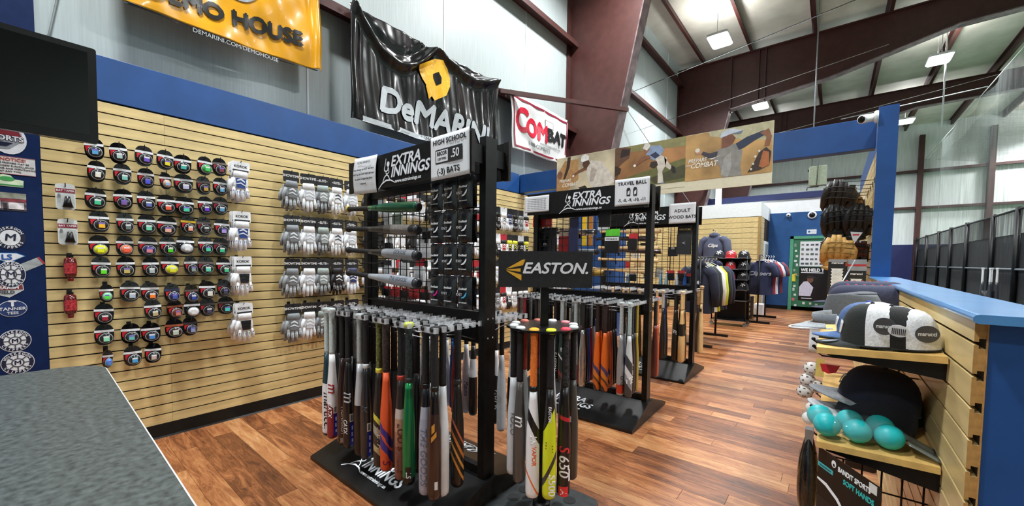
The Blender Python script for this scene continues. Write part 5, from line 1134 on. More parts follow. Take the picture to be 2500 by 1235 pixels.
# --- boxed pads at the far end of the shelf
for k in range(2):
    t = E('pad_box', '%s of two black boxes showing a white perforated pad' % ('left', 'right')[k], 'box', (.022+.121*k, 4.2+.02*k, zt+.004))
    b = MB().box(-.058, .058, -.03, .03, 0, .29).obj('carton', M('carton_black', '#1b1b1d', .4), t)
    MB().box(-.058, .058, -.0312, -.030, .27 if k == 0 else .20, .29).obj('grey_band', C('#8d9094', .5), t)
    MB().box(-.058, .058, -.0316, -.0308, .235, .252).obj('red_band', C('#b02a30', .5), t) if k else MB().box(.05, .058, -.0316, -.0308, .235, .262).obj('red_band', C('#b02a30', .5), t)
    h0, h1, wd = (.05, .215, .040) if k == 0 else (.0, .135, .038)
    pts = []
    n = 13
    for i in range(n+1): pts.append((wd*(1 if i % 2 else .78), h0+(h1-h0)*i/n))
    pts += [(-x, z) for x, z in pts[::-1]]
    MB().prism(pts, -.0335, -.0312, 1).obj('pad_print', C('#dfe4e6', .5), t)
    dots = MB()
    for i in range(7):
        for j in range(int((h1-h0)/.011)): dots.cbox((-.024+.008*i+(.004 if j % 2 else 0), -.0337, h0+.01+.0105*j), (.0036, .0006, .0036))
    dots.obj('perforations', C('#8a9298', .5), t)
    text('marucci', (0, -.0322, .262 if k == 0 else .175), FACE_Y, .026, WHITE, t, bold=.0006, sx=.9)
o = MB().tube([(.02, 3.75, 1.2), (.13, 4.12, 1.44)], .005, 8).obj('metal_rod', SILVER); tag(o, 'thin silver rod leaning against the pad boxes', 'rod')
# --- lower shelf: tilted navy caps, bag of teal balls
cap('dark navy cap with a pale grey brim on the lower shelf', (.125, 1.86, .845), (0, math.radians(14), math.radians(-4)), '#0a0e1e', '#080b18', '#b9bdc0', None, 'caps on the lower right shelf', None, 1.1)
cap('second dark navy cap stacked above on the lower shelf', (.135, 1.88, .915), (0, math.radians(8), math.radians(-4)), '#0e1328', '#0c1022', '#8d9196', None, 'caps on the lower right shelf', ('C', .05, '#b9bdc4'), 1.12)
cap('black cap deep in the lower shelf with a small brand tag', (.16, 1.98, .85), (0, 0, math.radians(-4)), '#121317', '#101115', '#17181b', None, 'caps on the lower right shelf', None, 1.15)
o = MB().prism([(-.025, .012), (.03, .012), (.02, -.012), (.0, -.02), (-.018, -.014)], -.001, .001, 1).obj('brim_tag', RED, None, (.0, 1.76, 1.045)); tag(o, 'red half-round tag standing over the navy cap brims', 'tag')
o = MB().box(-.012, .012, -.001, .001, -.035, .03).obj('brim_tag', C('#e2c46a', .5), None, (-.025, 1.78, 1.04)); tag(o, 'pale yellow tag beside the red half-round tag', 'tag')
TEAL = M('teal_foam', '#17b8bd', .45, noise=.05)
BALLB = MB().ball((0, 0, 0), .0375, 20).mesh('ball')
BZ = .832+.040
bp_ = [(.002, 1.672, 0), (.079, 1.676, 0), (.154, 1.682, 0), (-.018, 1.742, .004), (.062, 1.748, .004), (.137, 1.752, .004)]
for i, (x, y, dz) in enumerate(bp_):
    o = OBJ('training_ball', BALLB, TEAL, None, (x, y, BZ+dz)); tag(o, 'teal foam ball, %s of the %s row in the bag' % (('left', 'middle', 'right')[i % 3], ('front', 'back')[i//3]), 'ball', 'teal balls in the clear bag')
t = E('ball_bag', 'clear plastic bag around the teal balls with a grey flap', 'bag', (0, 0, 0))
CLR = M('clear_film', '#eef4f4', .05, noise=.01, alpha=.07, spec=1.)
def bagf(u, v):
    a = 2*PI*v; x = -.07+.27*u; bul = .9+.1*math.sin(u*PI*3)**2
    end = math.sin(PI*min(1, max(0, u*1.02)))**.35
    return (x, 1.71+.085*math.cos(a)*bul*end, BZ+.002+.0415*math.sin(a)*(.94+.06*math.sin(u*40))*end)
MB().grid(bagf, 36, 20).obj('film', CLR, t)
MB().grid(lambda u, v: (.195+.065*u, 1.655+.11*v-.02*u, BZ-.005-.026*u+.004*math.sin(v*9)), 8, 8).obj('flap', M('grey_film', '#6d7570', .2, alpha=.75), t, solid=.001)
# --- goods below and beside the shelves
t = E('hang_card', 'black BANDIT SPORTS hang card tilted below the lower shelf', 'card', (-.015, 1.662, .795), (0, 0, math.radians(-55)))
MB().box(0, .245, -.001, .001, -.30, 0).obj('card', M('card_black', '#14110f', .4), t)
text('BANDIT SPORTS', (.150, -.0016, -.03), FACE_Y, .0215, WHITE, t, bold=.0004, sx=.78); text('SOFT HANDS', (.168, -.0016, -.058), FACE_Y, .022, C('#36b8b4', .5), t, bold=.0006, sx=.85)
MB().prism([(.0, -.062), (.0, -.048), (.068, -.048), (.068, -.062)], -.0018, -.001, 1).obj('teal_band', C('#4ab8bc', .5), t); MB().box(.008, .06, -.0022, -.0017, -.0575, -.0525).obj('print_line', C('#1f6a6e', .5), t)
MB().prism(ell(.0095, .0115, 18, .070, -.024), -.0018, -.001, 1).obj('round_mark', WHITE, t); MB().prism(ell(.004, .005, 12, .071, -.027), -.0022, -.0018, 1).obj('mark_hole', INK, t)
MB().box(.205, .232, -.0018, -.001, -.030, -.004).obj('price_sticker', C('#c9cbc9', .5), t)
MB().prism(stroke([(.0, -.105), (.04, -.108), (.09, -.128), (.14, -.17)], .012), -.0018, -.001, 1).obj('white_arc', WHITE, t)
MB().box(.0, .245, -.0016, -.001, -.30, -.16).obj('dark_panel', C('#241d18', .5), t)
t = E('glove_pouch', 'shiny black plastic pouch hanging at the lower right of the aisle', 'pouch', (-.045, 1.75, .66))
MB().grid(lambda u, v: (.032*math.cos(2*PI*u)*(math.sin(PI*(.08+.84*v))**.7), .05*math.sin(2*PI*u)*math.sin(PI*(.08+.84*v))**.7, .13-.32*v), 18, 12).obj('pouch', M('shiny_black_film', '#141412', .12, noise=.3, scale=30, bump=.3, coat=.6), t)
MB().box(-.012, .012, -.02, .02, .10, .16).obj('tab', M('silver_film', '#8d9090', .2, metal=.4), t)
def arm(label, y, z, x1=-.05, group='display arms on the right half wall'):
    o = MB().tube([(RX, y, z), (x1+.02, y, z-.004), (x1, y, z+.014)], .0045, 6).box(RX-.006, RX-.001, y-.015, y+.015, z-.04, z+.03).ball((x1, y, z+.016), .007, 8).obj('display_arm', BLACK); return tag(o, label, 'hook', group)
for i, (y, z) in enumerate(((1.9, 1.105), (2.0, 1.06), (2.62, .93), (2.72, 1.02), (2.05, .80), (2.95, .62), (2.0, .72))): arm('black display arm, %s from the top beside the shelves' % ORDN[i], y, z)
t = E('wiffle_ball_bag', 'clear bag of white perforated balls hanging by the aisle', 'ball bag', (-.08, 2.62, .92))
WB = M('white_plastic_ball', '#e2e0dc', .35, noise=.04)
for i, (dx, dz) in enumerate(((.01, -.07), (-.005, -.135), (-.015, -.20), (.03, -.16))):
    b_ = MB().ball((dx, 0, dz), .036, 16).obj('ball', WB, t)
    hl = MB()
    for a in range(6):
        for e in (-.5, .1, .7):
            d = Vector((math.cos(a+e)*math.cos(e), -abs(math.sin(a+e))*math.cos(e), math.sin(e))).normalized(); hl.ball(Vector((dx, 0, dz))+d*.0345, .0045, 6)
    hl.obj('holes', C('#4a4844', .8), b_)
MB().grid(lambda u, v: (.055*math.cos(2*PI*u)*math.sin(PI*(.06+.88*v))**.4, .045*math.sin(2*PI*u)*math.sin(PI*(.06+.88*v))**.4, .0-.25*v), 18, 12).obj('film', CLR, t)
t = E('wiffle_ball_bag', 'lower clear bag with white balls under the lower shelf edge', 'ball bag', (-.075, 2.92, .62))
for i, (dx, dz) in enumerate(((.01, -.07), (-.005, -.135))): MB().ball((dx, 0, dz), .036, 16).obj('ball', WB, t)
MB().grid(lambda u, v: (.055*math.cos(2*PI*u)*math.sin(PI*(.06+.88*v))**.4, .045*math.sin(2*PI*u)*math.sin(PI*(.06+.88*v))**.4, .0-.2*v), 18, 10).obj('film', CLR, t)
o = MB().grid(lambda u, v: (-.085+.06*u, 2.55+.01*math.sin(v*6), 1.10-.15*v), 6, 8).obj('paper_slip', WHITEP, solid=.001); tag(o, 'white paper slip hanging under the upper shelf', 'paper')
for i, (y, z, c, nm) in enumerate(((2.2, .70, '#1a1a1c', 'black'), (2.45, .74, '#3a3430', 'brown'), (2.1, .98, '#d8d4cc', 'cream'))):
    t = E('goods_pack', '%s hanging pack in the shade under the shelves' % nm, 'pack', (.12, y, z)); MB().tube([(.142, 0, .0), (-.03, 0, -.004), (-.035, 0, .012)], .003, 5).obj('peg', GRIDM, t); MB().rbox(-.05, .05, -.006, .006, -.16, 0, .012, axis=1).obj('pouch', C(c, .4, coat=.3), t); MB().box(-.05, .05, -.0075, .0075, -.03, -.0).obj('header', C('#2a2a2c', .5), t)
t = E('wire_basket', 'black wire grid hanging under the lower shelf', 'wire rack', (RX, 0, 0))
g = MB()
for i in range(6): g.tube([(-.05*i-.01, 1.80, .72), (-.05*i-.01, 1.80, .45)], .003, 5)
for z in (.72, .64, .56, .48): g.tube([(-.27, 1.80, z), (0, 1.80, z)], .003, 5)
g.obj('wires', GRIDM, t)
# --- fielding gloves on the tall partition
def mitt(label, loc, rot, col, sc=1., lace='#1a1512'):
    t = E('fielding_glove', label, 'baseball glove', loc, rot, 'fielding gloves on the tall partition'); t.scale = (sc,)*3
    L_ = C(col, .5, noise=.1, scale=40, bump=.2, coat=.1)
    for i, (xo, top, ln) in enumerate(((-.066, -.046, .125), (-.024, -.016, .15), (.018, .014, .15), (.058, .042, .13))):
        MB().tube([(xo, .0, -.06), (xo*1.08, -.035, .02), (xo, -.05, .02+ln*.5), (top, -.03, .02+ln)], [.026, .029, .027, .016], 10).obj('finger', L_, t)
    MB().tube([(.075, .0, -.07), (.115, -.03, -.02), (.118, -.055, .05), (.10, -.05, .09)], [.03, .031, .028, .018], 10).obj('thumb', L_, t)
    MB().ball((.005, .005, -.045), .095, 16, (1.0, .42, .85)).obj('palm', L_, t)
    MB().grid(lambda u, v: (.06+.05*u, -.055-.01*math.sin(v*PI), .0+.13*v), 3, 5).obj('web', L_, t, solid=.02)
    lc = MB()
    for z in (.03, .075, .115): lc.tube([(-.095, -.05, z-.02), (-.03, -.077, z), (.04, -.077, z), (.12, -.075, z-.01)], .0035, 5)
    lc.obj('laces', C(lace, .6), t)
    MB().ball((0, .01, -.115), .07, 12, (1.05, .6, .38)).obj('wrist_strap', L_, t)
    return t
mitt('black glove highest on the tall partition', (-.02, 5.4, 2.08), (.2, .1, .1), '#241f1d', 1.25, '#4a4038')
mitt('brown glove peeking behind the highest black one', (.08, 5.55, 2.02), (.2, .3, -.2), '#8a5a24', 1.0)
mitt('black glove hanging mid height at the left', (-.01, 5.15, 1.80), (.1, -.1, .1), '#131316', 1.2)
mitt('second black glove mid height nearest the slats', (.16, 5.1, 1.80), (.1, .1, -.1), '#141417', 1.15)
mitt('tan glove below the black ones', (-.005, 4.95, 1.50), (.2, .05, .1), '#d2a65c', 1.15, '#8a6a34')
mitt('dark glove with red stitching low on the partition', (.10, 5.3, 1.50), (.1, .1, 0), '#1c1012', 1.2, '#7a1c24')
mitt('dark brown glove hanging deepest on the partition', (-.02, 6.0, 1.55), (.1, 0, 0), '#2a1c18', 1.2)
mitt('black glove far along the tall partition', (.08, 6.46, 2.12), (.1, 0, 0), '#18181b', 1.2)
o = MB().box(-.07, .05, -.002, .002, -.09, 0).obj('glove_card', C('#2a2b2d', .4), None, (.01, 5.0, 1.70)); tag(o, 'dark card with a white line above the tan glove', 'card'); MB().box(-.055, .03, -.003, -.002, -.05, -.042).obj('print_line', WHITE, o)
o = MB().prism([(-.03, .06), (.06, .05), (.0, -.06)], -.001, .001, 1).obj('price_tag', WHITEP, None, (.14, 5.0, 1.66)); tag(o, 'white triangular tag hanging between gloves', 'tag'); MB().box(-.012, .035, -.002, -.001, .022, .036).obj('print_line', RED, o)
o = MB().prism([(-.02, .08), (.02, .08), (-.01, -.08), (-.04, -.08)], -.001, .001, 1).obj('price_tag', WHITEP, None, (-.03, 5.36, 1.93)); tag(o, 'white paper tag below the highest glove', 'tag')
for i in range(14):
    y = 4.9+i*.26
    for j, z in enumerate((2.18, 1.88, 1.58)):
        if (i+j) % 2 and i > 4: continue
        o = MB().tube([(RX, y, z), (.03, y, z+.003), (.015, y, z+.02)], .003, 5).box(RX-.005, RX-.001, y-.012, y+.012, z-.03, z+.02).obj('display_arm', BLACK); tag(o, 'thin black arm on the tall slat wall, %s from its near end, %s level' % (ORDN[i], ('top', 'middle', 'lower')[j]), 'hook', 'display arms on the tall partition')
# camera on the tall post
t = E('security_camera', 'white bullet camera fixed to the tall blue post', 'camera', (RX-.01, 4.72, 2.70))
MB().lathe([(.05, 0), (.052, .02), (.04, .03)], 18, (0, 0, 0), rot=(0, -PI/2, 0)).obj('mount', WHITE, t)
MB().tube([(-.02, 0, 0), (-.05, -.02, -.005)], .018, 10).obj('arm', WHITE, t)
d = Vector((-.55, -.75, -.22)).normalized(); q = d.to_track_quat('Z', 'Y').to_euler()
MB().lathe([(.02, -.07), (.034, -.06), (.036, .06), (.036, .075), (.028, .078)], 18, Vector((-.07, -.035, -.012)), rot=q).obj('body', WHITE, t)
MB().lathe([(.03, .076), (.028, .080), (.01, .081)], 18, Vector((-.07, -.035, -.012)), rot=q).obj('lens', M('lens_black', '#050506', .08), t)
# bucket of bats by the fence
t = E('bat_bucket', 'black bucket of silver bats standing by the cage fence', 'bucket', (2.42, 12.2, 0))
MB().lathe([(.16, 0), (.2, .5), (.21, .52)], 18).obj('bucket', BLACKP, t)
MB().lathe([(.1, .52), (.1, .9)], 8).obj('liner', BLACK, t)
for i, (dx, dy) in enumerate(((-.08, 0), (.05, .06), (.1, -.05), (0, -.1))): bat('silver bat %s in the bucket by the fence' % ('leftmost', 'at the back', 'rightmost', 'at the front')[i], 2.42+dx, 12.2+dy, 1.36, 0, barrel='#3a3c40', grip='#d8d8d4', knob='#e8e8e4', group='bats in the bucket')
# ================================================================ REAR OF THE SHOP
GRN = M('green_door_frame', '#4f9a78', .45, noise=.05); GRD = M('green_door_paint', '#2f6a4c', .5)
d1 = ST('door_1', MB().box(-.965, .262, 14.585, 14.6, 0, 2.14), GRD, label='green back door covered in notices')
MB().box(-1.05, -.965, 14.56, 14.6, 0, 2.22).box(-1.05, .262, 14.56, 14.6, 2.14, 2.22).obj('frame', GRN, d1)
def thing_flat(name, label, cat, x0, x1, z0, z1, mat, y=14.582, group=None):
    t = E(name, label, cat, ((x0+x1)/2, y, (z0+z1)/2), None, group); MB().box(-(x1-x0)/2, (x1-x0)/2, -.003, 0, -(z1-z0)/2, (z1-z0)/2).obj('sheet', mat, t); return t
pl = thing_flat('photo_board', 'white board of small photos at the top of the green door', 'notice board', -.80, -.10, 1.32, 2.06, WHITEP)
for i in range(6):
    for j in range(5):
        MB().box(-.32+.11*i, -.32+.11*i+random.uniform(.05, .085), -.006, -.003, -.32+.14*j, -.32+.14*j+random.uniform(.05, .07)).obj('photo', C(random.choice(('#5a5c60', '#7a7c74', '#48525c', '#8a8470', '#5c6a58')), .5, noise=.3), pl)
pp = thing_flat('wall_poster', 'black WE HELD poster with a figure in white on the green door', 'poster', -.80, -.05, .30, 1.30, M('poster_black', '#121214', .35))
text('WE HELD T', (-.06, -.0036, .41), FACE_Y, .12, WHITE, pp, bold=.006, sx=.88); MB().box(-.33, .2, -.0045, -.003, .325, .345).obj('print_line', WHITE, pp)
MB().prism([(-.36, -.36), (-.36, -.1), (-.26, .06), (-.16, .08), (-.02, -.1), (-.08, -.36)], -.0045, -.003, 1).obj('shirt_print', C('#c9c4d4', .5), pp)
MB().prism(ell(.075, .095, 18, -.10, .13), -.0045, -.003, 1).obj('face_print', C('#6a4534', .5), pp); MB().prism([(-.20, .16), (-.16, .25), (-.06, .25), (.06, .17), (-.05, .17)], -.0055, -.0045, 1).obj('cap_print', C('#2a2422', .5), pp)
MB().box(-.3, -.05, -.0045, -.003, -.44, -.42).obj('print_line', WHITE, pp)
k = 0
for (x, z, w_, h, c, nm) in ((-.92, 1.95, .05, .09, '#8a9088', 'grey'), (-.90, 1.78, .05, .06, '#dfe3e0', 'white'), (-.87, 1.62, .06, .07, '#c9ccc8', 'pale'), (-.90, 1.48, .07, .06, '#d8dcd8', 'white square'), (-.86, 1.36, .05, .08, '#e6e8e6', 'tall white'), (-.92, 1.20, .05, .07, '#9aa09a', 'dull grey'), (-.88, 1.08, .06, .05, '#c0784a', 'orange-brown'), (-.90, .72, .06, .06, '#d0d4d0', 'light grey'), (-.92, .62, .05, .09, '#b9c0b9', 'greyish'), (-.88, .46, .06, .06, '#dfe3df', 'bright white'), (-.92, .32, .07, .09, '#c86a72', 'pink'), (-.86, .14, .06, .06, '#d8dcd8', 'lowest white'), (-.66, .22, .06, .07, '#d3d8d2', 'square white'), (-.50, .22, .05, .06, '#cfd6cc', 'square pale'), (-.36, .2, .06, .05, '#a9b8a4', 'greenish')):
    thing_flat('door_sticker', '%s sticker on the green door' % nm, 'sticker', x-w_/2, x+w_/2, z-h/2, z+h/2, C(c, .5, noise=.25, scale=90), 14.584, 'stickers on the green door')
thing_flat('door_sticker', 'yellow note hanging on the door handle', 'note', -.98, -.88, .86, 1.08, C('#d9cc3a', .5), 14.57)
hd = bpy.data.objects.new('handle', None); COL.objects.link(hd); hd.parent = d1; hd.location = (-.9, 14.58, 1.05); MB().tube([(0, 0, 0), (0, -.05, 0), (.11, -.05, 0)], .01, 8).obj('lever', SILVER, hd); MB().lathe([(.025, 0), (.025, .01)], 12, rot=(PI/2, 0, 0)).obj('rose', SILVER, hd)
sp_ = thing_flat('wall_sign', 'small white sign above the green door', 'sign', -.66, -.43, 2.28, 2.41, WHITEP, 14.598); MB().prism(ell(.03, .03, 14, -.06, 0), -.0045, -.003, 1).obj('blue_dot', C('#2a6a9c', .5), sp_); MB().box(-.02, .09, -.0045, -.003, -.012, .006).obj('print_line', C('#b9c4cc', .5), sp_)
t = E('security_camera', 'small white bullet camera high on the back wall', 'camera', (-1.12, 14.6, 2.87)); MB().lathe([(.05, 0), (.05, .03), (.03, .04)], 14, rot=(PI/2, 0, 0)).obj('mount', WHITE, t); MB().ball((0, -.07, -.01), .06, 14).obj('body', WHITE, t); MB().ball((0, -.115, -.025), .026, 10).obj('lens', BLACKP, t)
t = E('security_camera', 'white dome camera with dark lens above the door', 'camera', (-.55, 14.6, 2.83)); MB().lathe([(.11, 0), (.11, .04), (.085, .05)], 20, rot=(PI/2, 0, 0)).obj('ring', WHITE, t); MB().ball((0, -.045, 0), .075, 16, (1, .7, 1)).obj('dome', BLACKP, t)
# hanging grey loudspeaker behind the header beam
t = E('hanging_speaker', 'grey-green box hanging on a white pole behind the header beam', 'speaker', (-.38, 12.0, 3.5))
MB().box(-.15, .17, -.1, .1, -.23, .23).obj('cabinet', M('greygreen_box', '#8f9a84', .5, noise=.05), t, bevel=.01); MB().box(-.17, -.15, -.09, .09, -.21, .21).obj('grille', C('#a3ad98', .6), t)
MB().tube([(-.12, 0, .2), (-.12, 0, 4.25)], .014, 8).obj('pole', C('#7d8486', .4), t); MB().tube([(-.2, 0, -.25), (.02, 0, -.25), (.02, 0, -.22)], .012, 6).tube([(-.2, 0, -.25), (-.2, 0, -.32)], .012, 6).obj('bracket', C('#5a5f58', .5), t); MB().tube([(.02, -.12, .5), (.0, -.11, .1), (-.01, -.11, -.23)], .006, 6).obj('cable', INK, t); MB().cbox((-.17, -.05, .14), (.05, .04, .04)).obj('knob', BLACKP, t)
o = MB().box(-2.97, -2.82, 13.7, 13.85, 3.1, 3.95).box(-3.3, -2.82, 13.7, 13.85, 3.9, 3.98).obj('white_duct', WHITE); tag(o, 'white upright duct in front of the far brown column', 'duct')
# --- garments
def garment(label, loc, rz, col, w_=.5, h=.72, hood=False, sleeve='long', text_=None, tc='#e6e6e6', accent=None, group=None, name='hanging_shirt', cat='clothing', hang=True, sc=1.):
    t = E(name, label, cat, loc, (0, 0, rz), group); t.scale = (sc,)*3
    m_ = cloth(col)
    def body(u, v):
        a = 2*PI*u; wv = w_/2*(.36+.64*min(1, (v*3.2)**.7)) if v < .31 else w_/2*(1-.06*math.sin((v-.31)*4))
        d = .03+.075*min(1, v*2.2)+.012*math.sin(u*28)*v
        return (wv*math.cos(a), d*math.sin(a), -.02-h*v)
    MB().grid(body, 30, 14).obj('body', m_, t)
    for s in (-1, 1):
        L_ = .62 if sleeve == 'long' else .24
        MB().tube([(s*w_*.34, 0, -.07), (s*w_*.52, -.01, -.17), (s*(w_*.52+.05), -.02, -.17-L_*.45), (s*(w_*.52+.06), -.03, -.17-L_*.85)], [.075, .085, .07, .05 if sleeve == 'long' else .075], 10).obj('sleeve', cloth(accent or col), t)
    if hood: MB().ball((0, .02, -.005), .11, 14, (1.15, .8, .75)).obj('hood', m_, t)
    else: MB().tube([(.075*math.cos(a*PI/6), .045*math.sin(a*PI/6), -.012) for a in range(13)], .012, 6).obj('collar', cloth(accent or col), t)
    if text_: text(text_, (0, -.112, -.30), FACE_Y, .13, C(tc, .6), t, shear=.3, bold=.004)
    hg = MB().tube([(-w_*.36, 0, -.06), (0, 0, .03), (w_*.36, 0, -.06)], .009, 6).tube([(0, 0, .03), (0, 0, .08), (.03, 0, .10), (.0, 0, .13)], .005, 6)
    hg.obj('hanger', M('white_hanger', '#d9dcdc', .3), t)
    return t
rkA = E('garment_rack', 'black garment rack with navy jackets beside the wood bat rack', 'clothes rack', (-1.72, 0, 0))
MB().tube([(0, 7.05, 0.03), (0, 7.05, 1.5), (0, 8.3, 1.5), (0, 8.3, .03)], .018, 8).obj('frame', BLACK, rkA)
for y in (7.05, 8.3): MB().box(-.22, .22, y-.03, y+.03, 0, .04).obj('foot', M('worn_black_steel'), rkA)
for i, (y, c, ac, nm, sl) in enumerate(((7.16, '#171d33', None, 'navy jacket with a white chest badge', 'long'), (7.34, '#1d2b2a', None, 'dark green jacket', 'long'), (7.52, '#e3e5e4', '#e3e5e4', 'white jersey', 'long'), (7.66, '#cfe02a', '#cfe02a', 'neon yellow shirt', 'long'), (7.9, '#20242c', None, 'charcoal jacket', 'long'), (8.1, '#1a2040', None, 'navy hooded jacket', 'long'))):
    g_ = garment(nm + ' on the black garment rack', (-1.78+.012*i, y, 1.37), random.uniform(-.12, .12), c, .46, .8, hood=(i in (0, 5)), accent=ac, group='garments on the black rack')
    if i == 0:
        MB().prism(ell(.03, .03, 12, .05, -.30), -.118, -.112, 1).obj('badge', C('#c9d2e0', .6), g_); MB().box(-.07, -.01, -.116, -.11, -.17, -.10).obj('price_tag', WHITEP, g_)
hk_ = E('hooded_sweatshirt_hook', 'black wall hook holding the slate hooded sweatshirt', 'hook', (-2.72, 12.74, 2.32)); MB().tube([(0, 0, 0), (0, -.32, 0), (0, -.33, .03)], .01, 6).obj('arm', BLACK, hk_)
garment('slate hooded sweatshirt with white script on the changing room wall', (-2.72, 12.5, 2.19), .0, '#4a5068', .58, .74, hood=True, text_='Clips', accent='#4a5068', name='hooded_sweatshirt')
garment('grey hooded sweatshirt layered behind the slate one', (-2.70, 12.64, 2.19), .1, '#565c70', .6, .74, hood=True, name='hooded_sweatshirt')
# cap rack on casters
cr_ = E('cap_rack', 'wheeled black cap rack with four rows of caps', 'display rack', (-1.79, 10.0, 0))
for sx_ in (-.33, .33):
    for sy in (-.2, .2):
        MB().tube([(sx_, sy, .1), (sx_, sy, 1.55)], .014, 8).obj('upright', M('dark_steel', '#2a2b2c', .3, metal=.6), cr_); MB().lathe([(.04, -.012), (.042, 0), (.04, .012)], 14, (sx_, sy, .045), rot=(PI/2, 0, 0)).obj('caster', M('caster_grey', '#77797a', .4), cr_)
for z in (.12, .57, .80, 1.03, 1.26, 1.50): sh_ = MB().box(-.36, .36, -.24, .24, z-.008, z+.008).box(-.36, .36, -.25, -.235, z-.006, z+.012).obj('shelf', BLACK, cr_); MB().box(-.36, .36, -.256, -.25, z-.004, z+.01).obj('shelf_edge', SILVER, sh_)
MB().box(-.35, .35, .2, .215, .12, 1.5).obj('back_panel', BLACK, cr_)
for r, z in enumerate((1.512, 1.272, 1.042, .812)):
    for c in range(3):
        col = ('#20252f', '#c22a34', '#15181c')[c] if r == 0 else ('#1a1c22', '#b0242e', '#101216')[c]
        cap('%s cap with white wheel mark, %s row of the cap rack' % (('left navy', 'middle red', 'right black')[c], ORDN[r]), (-2.04+.25*c, 9.93, z), (0, 0, PI/2), col, col, col, None, 'caps on the wheeled cap rack', ('*', .16, '#e8e8ea'), 1.4)
# tee rack
rkB = E('garment_rack', 'black garment rack of navy and red jerseys before the blue wall', 'clothes rack', (-1.34, 0, 0))
MB().tube([(0, 10.7, .05), (0, 10.7, 1.58), (0, 12.0, 1.58), (0, 12.0, .05)], .018, 8).obj('frame', BLACK, rkB)
for y in (10.7, 12.0): MB().box(-.25, .25, y-.03, y+.03, 0, .05).obj('foot', BLACK, rkB)
for i, (y, c, nm) in enumerate(((10.85, '#1a2140', 'navy jersey with grey script'), (11.05, '#20284a', 'navy raglan jersey'), (11.25, '#9c2430', 'red jersey'), (11.45, '#d8d8da', 'white jersey'), (11.65, '#1c2244', 'dark navy jersey'), (11.85, '#7a2430', 'maroon jersey'))):
    garment(nm + ' on the jersey rack', (-1.34+.03*i, y, 1.46), random.uniform(-.1, .1), c, .46, .78, sleeve='short', text_='Clippers' if i == 0 else None, tc='#9aa0ac', group='jerseys on the jersey rack')
o = MB().rbox(-1.62, -1.42, 12.25, 12.65, 0, .3, .02).obj('storage_box', WHITE); tag(o, 'small white box at the changing room corner', 'box')
t = E('merch_crate', 'dark slatted crate under the jersey rack', 'crate', (-1.78, 11.6, 0)); MB().box(-.2, .2, -.3, .3, .02, .55).obj('body', C('#3a2c1c', .7), t)
for z in (.1, .22, .34, .46): MB().box(-.205, .205, -.31, -.3, z, z+.07).obj('slat', SLAT, t)
# ================================================================ PAPERS ON THE RACKS
def sheet(name, label, x, y, z, w_, h, tilt=0., curl=.0):
    t = E(name, label, 'paper sign', (x, y, z), (0, tilt, 0)); MB().grid(lambda u, v: ((u-.5)*w_, -curl*math.sin(v*PI)-.002*math.sin(u*7), (v-.5)*h), 10, 10).obj('sheet', WHITEP, t, solid=.0008); return t
cx, cy, _ = RK[0]
s1 = sheet('paper_sign', 'white HIGH SCHOOL BBCOR sheet taped to the first rack header', cx+.465, cy-.164, 1.985, .318, .245, math.radians(-1))
text('HIGH SCHOOL', (0, -.0028, .085), FACE_Y, .039, INK, s1, bold=.0008, space=1.05); text('(-3) BATS', (-.01, -.0028, -.080), FACE_Y, .046, INK, s1, bold=.0008)
MB().box(-.115, .105, -.0032, -.0024, -.035, .045).obj('badge', INK, s1); MB().box(-.108, -.01, -.0038, -.0032, -.027, .037).obj('badge_field', WHITEP, s1)
text('BBCOR', (-.059, -.0044, .02), FACE_Y, .030, INK, s1, bold=.0006, sx=.85); text('CERTIFIED', (-.059, -.0044, -.01), FACE_Y, .018, INK, s1, sx=.9); text('.50', (.048, -.0038, .005), FACE_Y, .065, WHITEP, s1, bold=.0012, sx=.85)
s2 = sheet('paper_sign', 'white notice curling off the left of the first rack header', cx-.40, cy-.162, 1.985, .29, .25, math.radians(2), .012)
text('EXTRA INNINGS', (0, -.016, .085), FACE_Y, .022, C('#6a6e74', .6), s2); text('Extra Innings can NOT take back\nANY bats for ANY REASON once\nthe plastic wrapper has been\nremoved.', (0, -.018, -.01), FACE_Y, .019, INK, s2, line=1.7)
cx, cy, _ = RK[1]
s3 = sheet('paper_sign', 'white TRAVEL BALL sheet taped to the second rack header', cx+.495, cy-.150, 2.018, .315, .235)
text('TRAVEL BALL', (0, -.0028, .075), FACE_Y, .042, INK, s3, bold=.0008, space=1.05); text('-5, -8, -9, -10, -11', (0, -.0028, -.07), FACE_Y, .036, INK, s3, bold=.0006)
for dx in (-.03, .03):
    MB().prism([(dx-.016, -.035), (dx+.016, -.035), (dx+.018, .02), (dx+.01, .038), (dx-.01, .038), (dx-.018, .02)], -.0032, -.0024, 1).obj('bat_mark', INK, s3); MB().prism([(dx-.008, -.025), (dx+.010, -.02), (dx+.012, .015), (dx-.006, .005)], -.0038, -.0032, 1).obj('bat_mark_field', WHITEP, s3)
s4 = sheet('paper_sign', 'white printed table sheet at the left of the second rack header', cx-.51, cy-.175, 1.99, .31, .165)
for j in range(7): MB().box(-.12, .12, -.0032, -.0024, .05-.018*j, .053-.018*j).obj('table_line', C('#8d9094', .6), s4)
for j in range(6): MB().box(-.10+.04*j, -.098+.04*j, -.0032, -.0024, -.06, .05).obj('table_line', C('#8d9094', .6), s4)
cx, cy, _ = RK[2]
s5 = sheet('paper_sign', 'white ADULT WOOD BATS sheet taped to the third rack header', cx+.49, cy-.162, 2.0, .31, .245)
text('ADULT', (0, -.0028, .03), FACE_Y, .055, INK, s5, bold=.0008, space=1.08); text('WOOD BATS', (0, -.0028, -.045), FACE_Y, .052, INK, s5, bold=.0008, space=1.05)
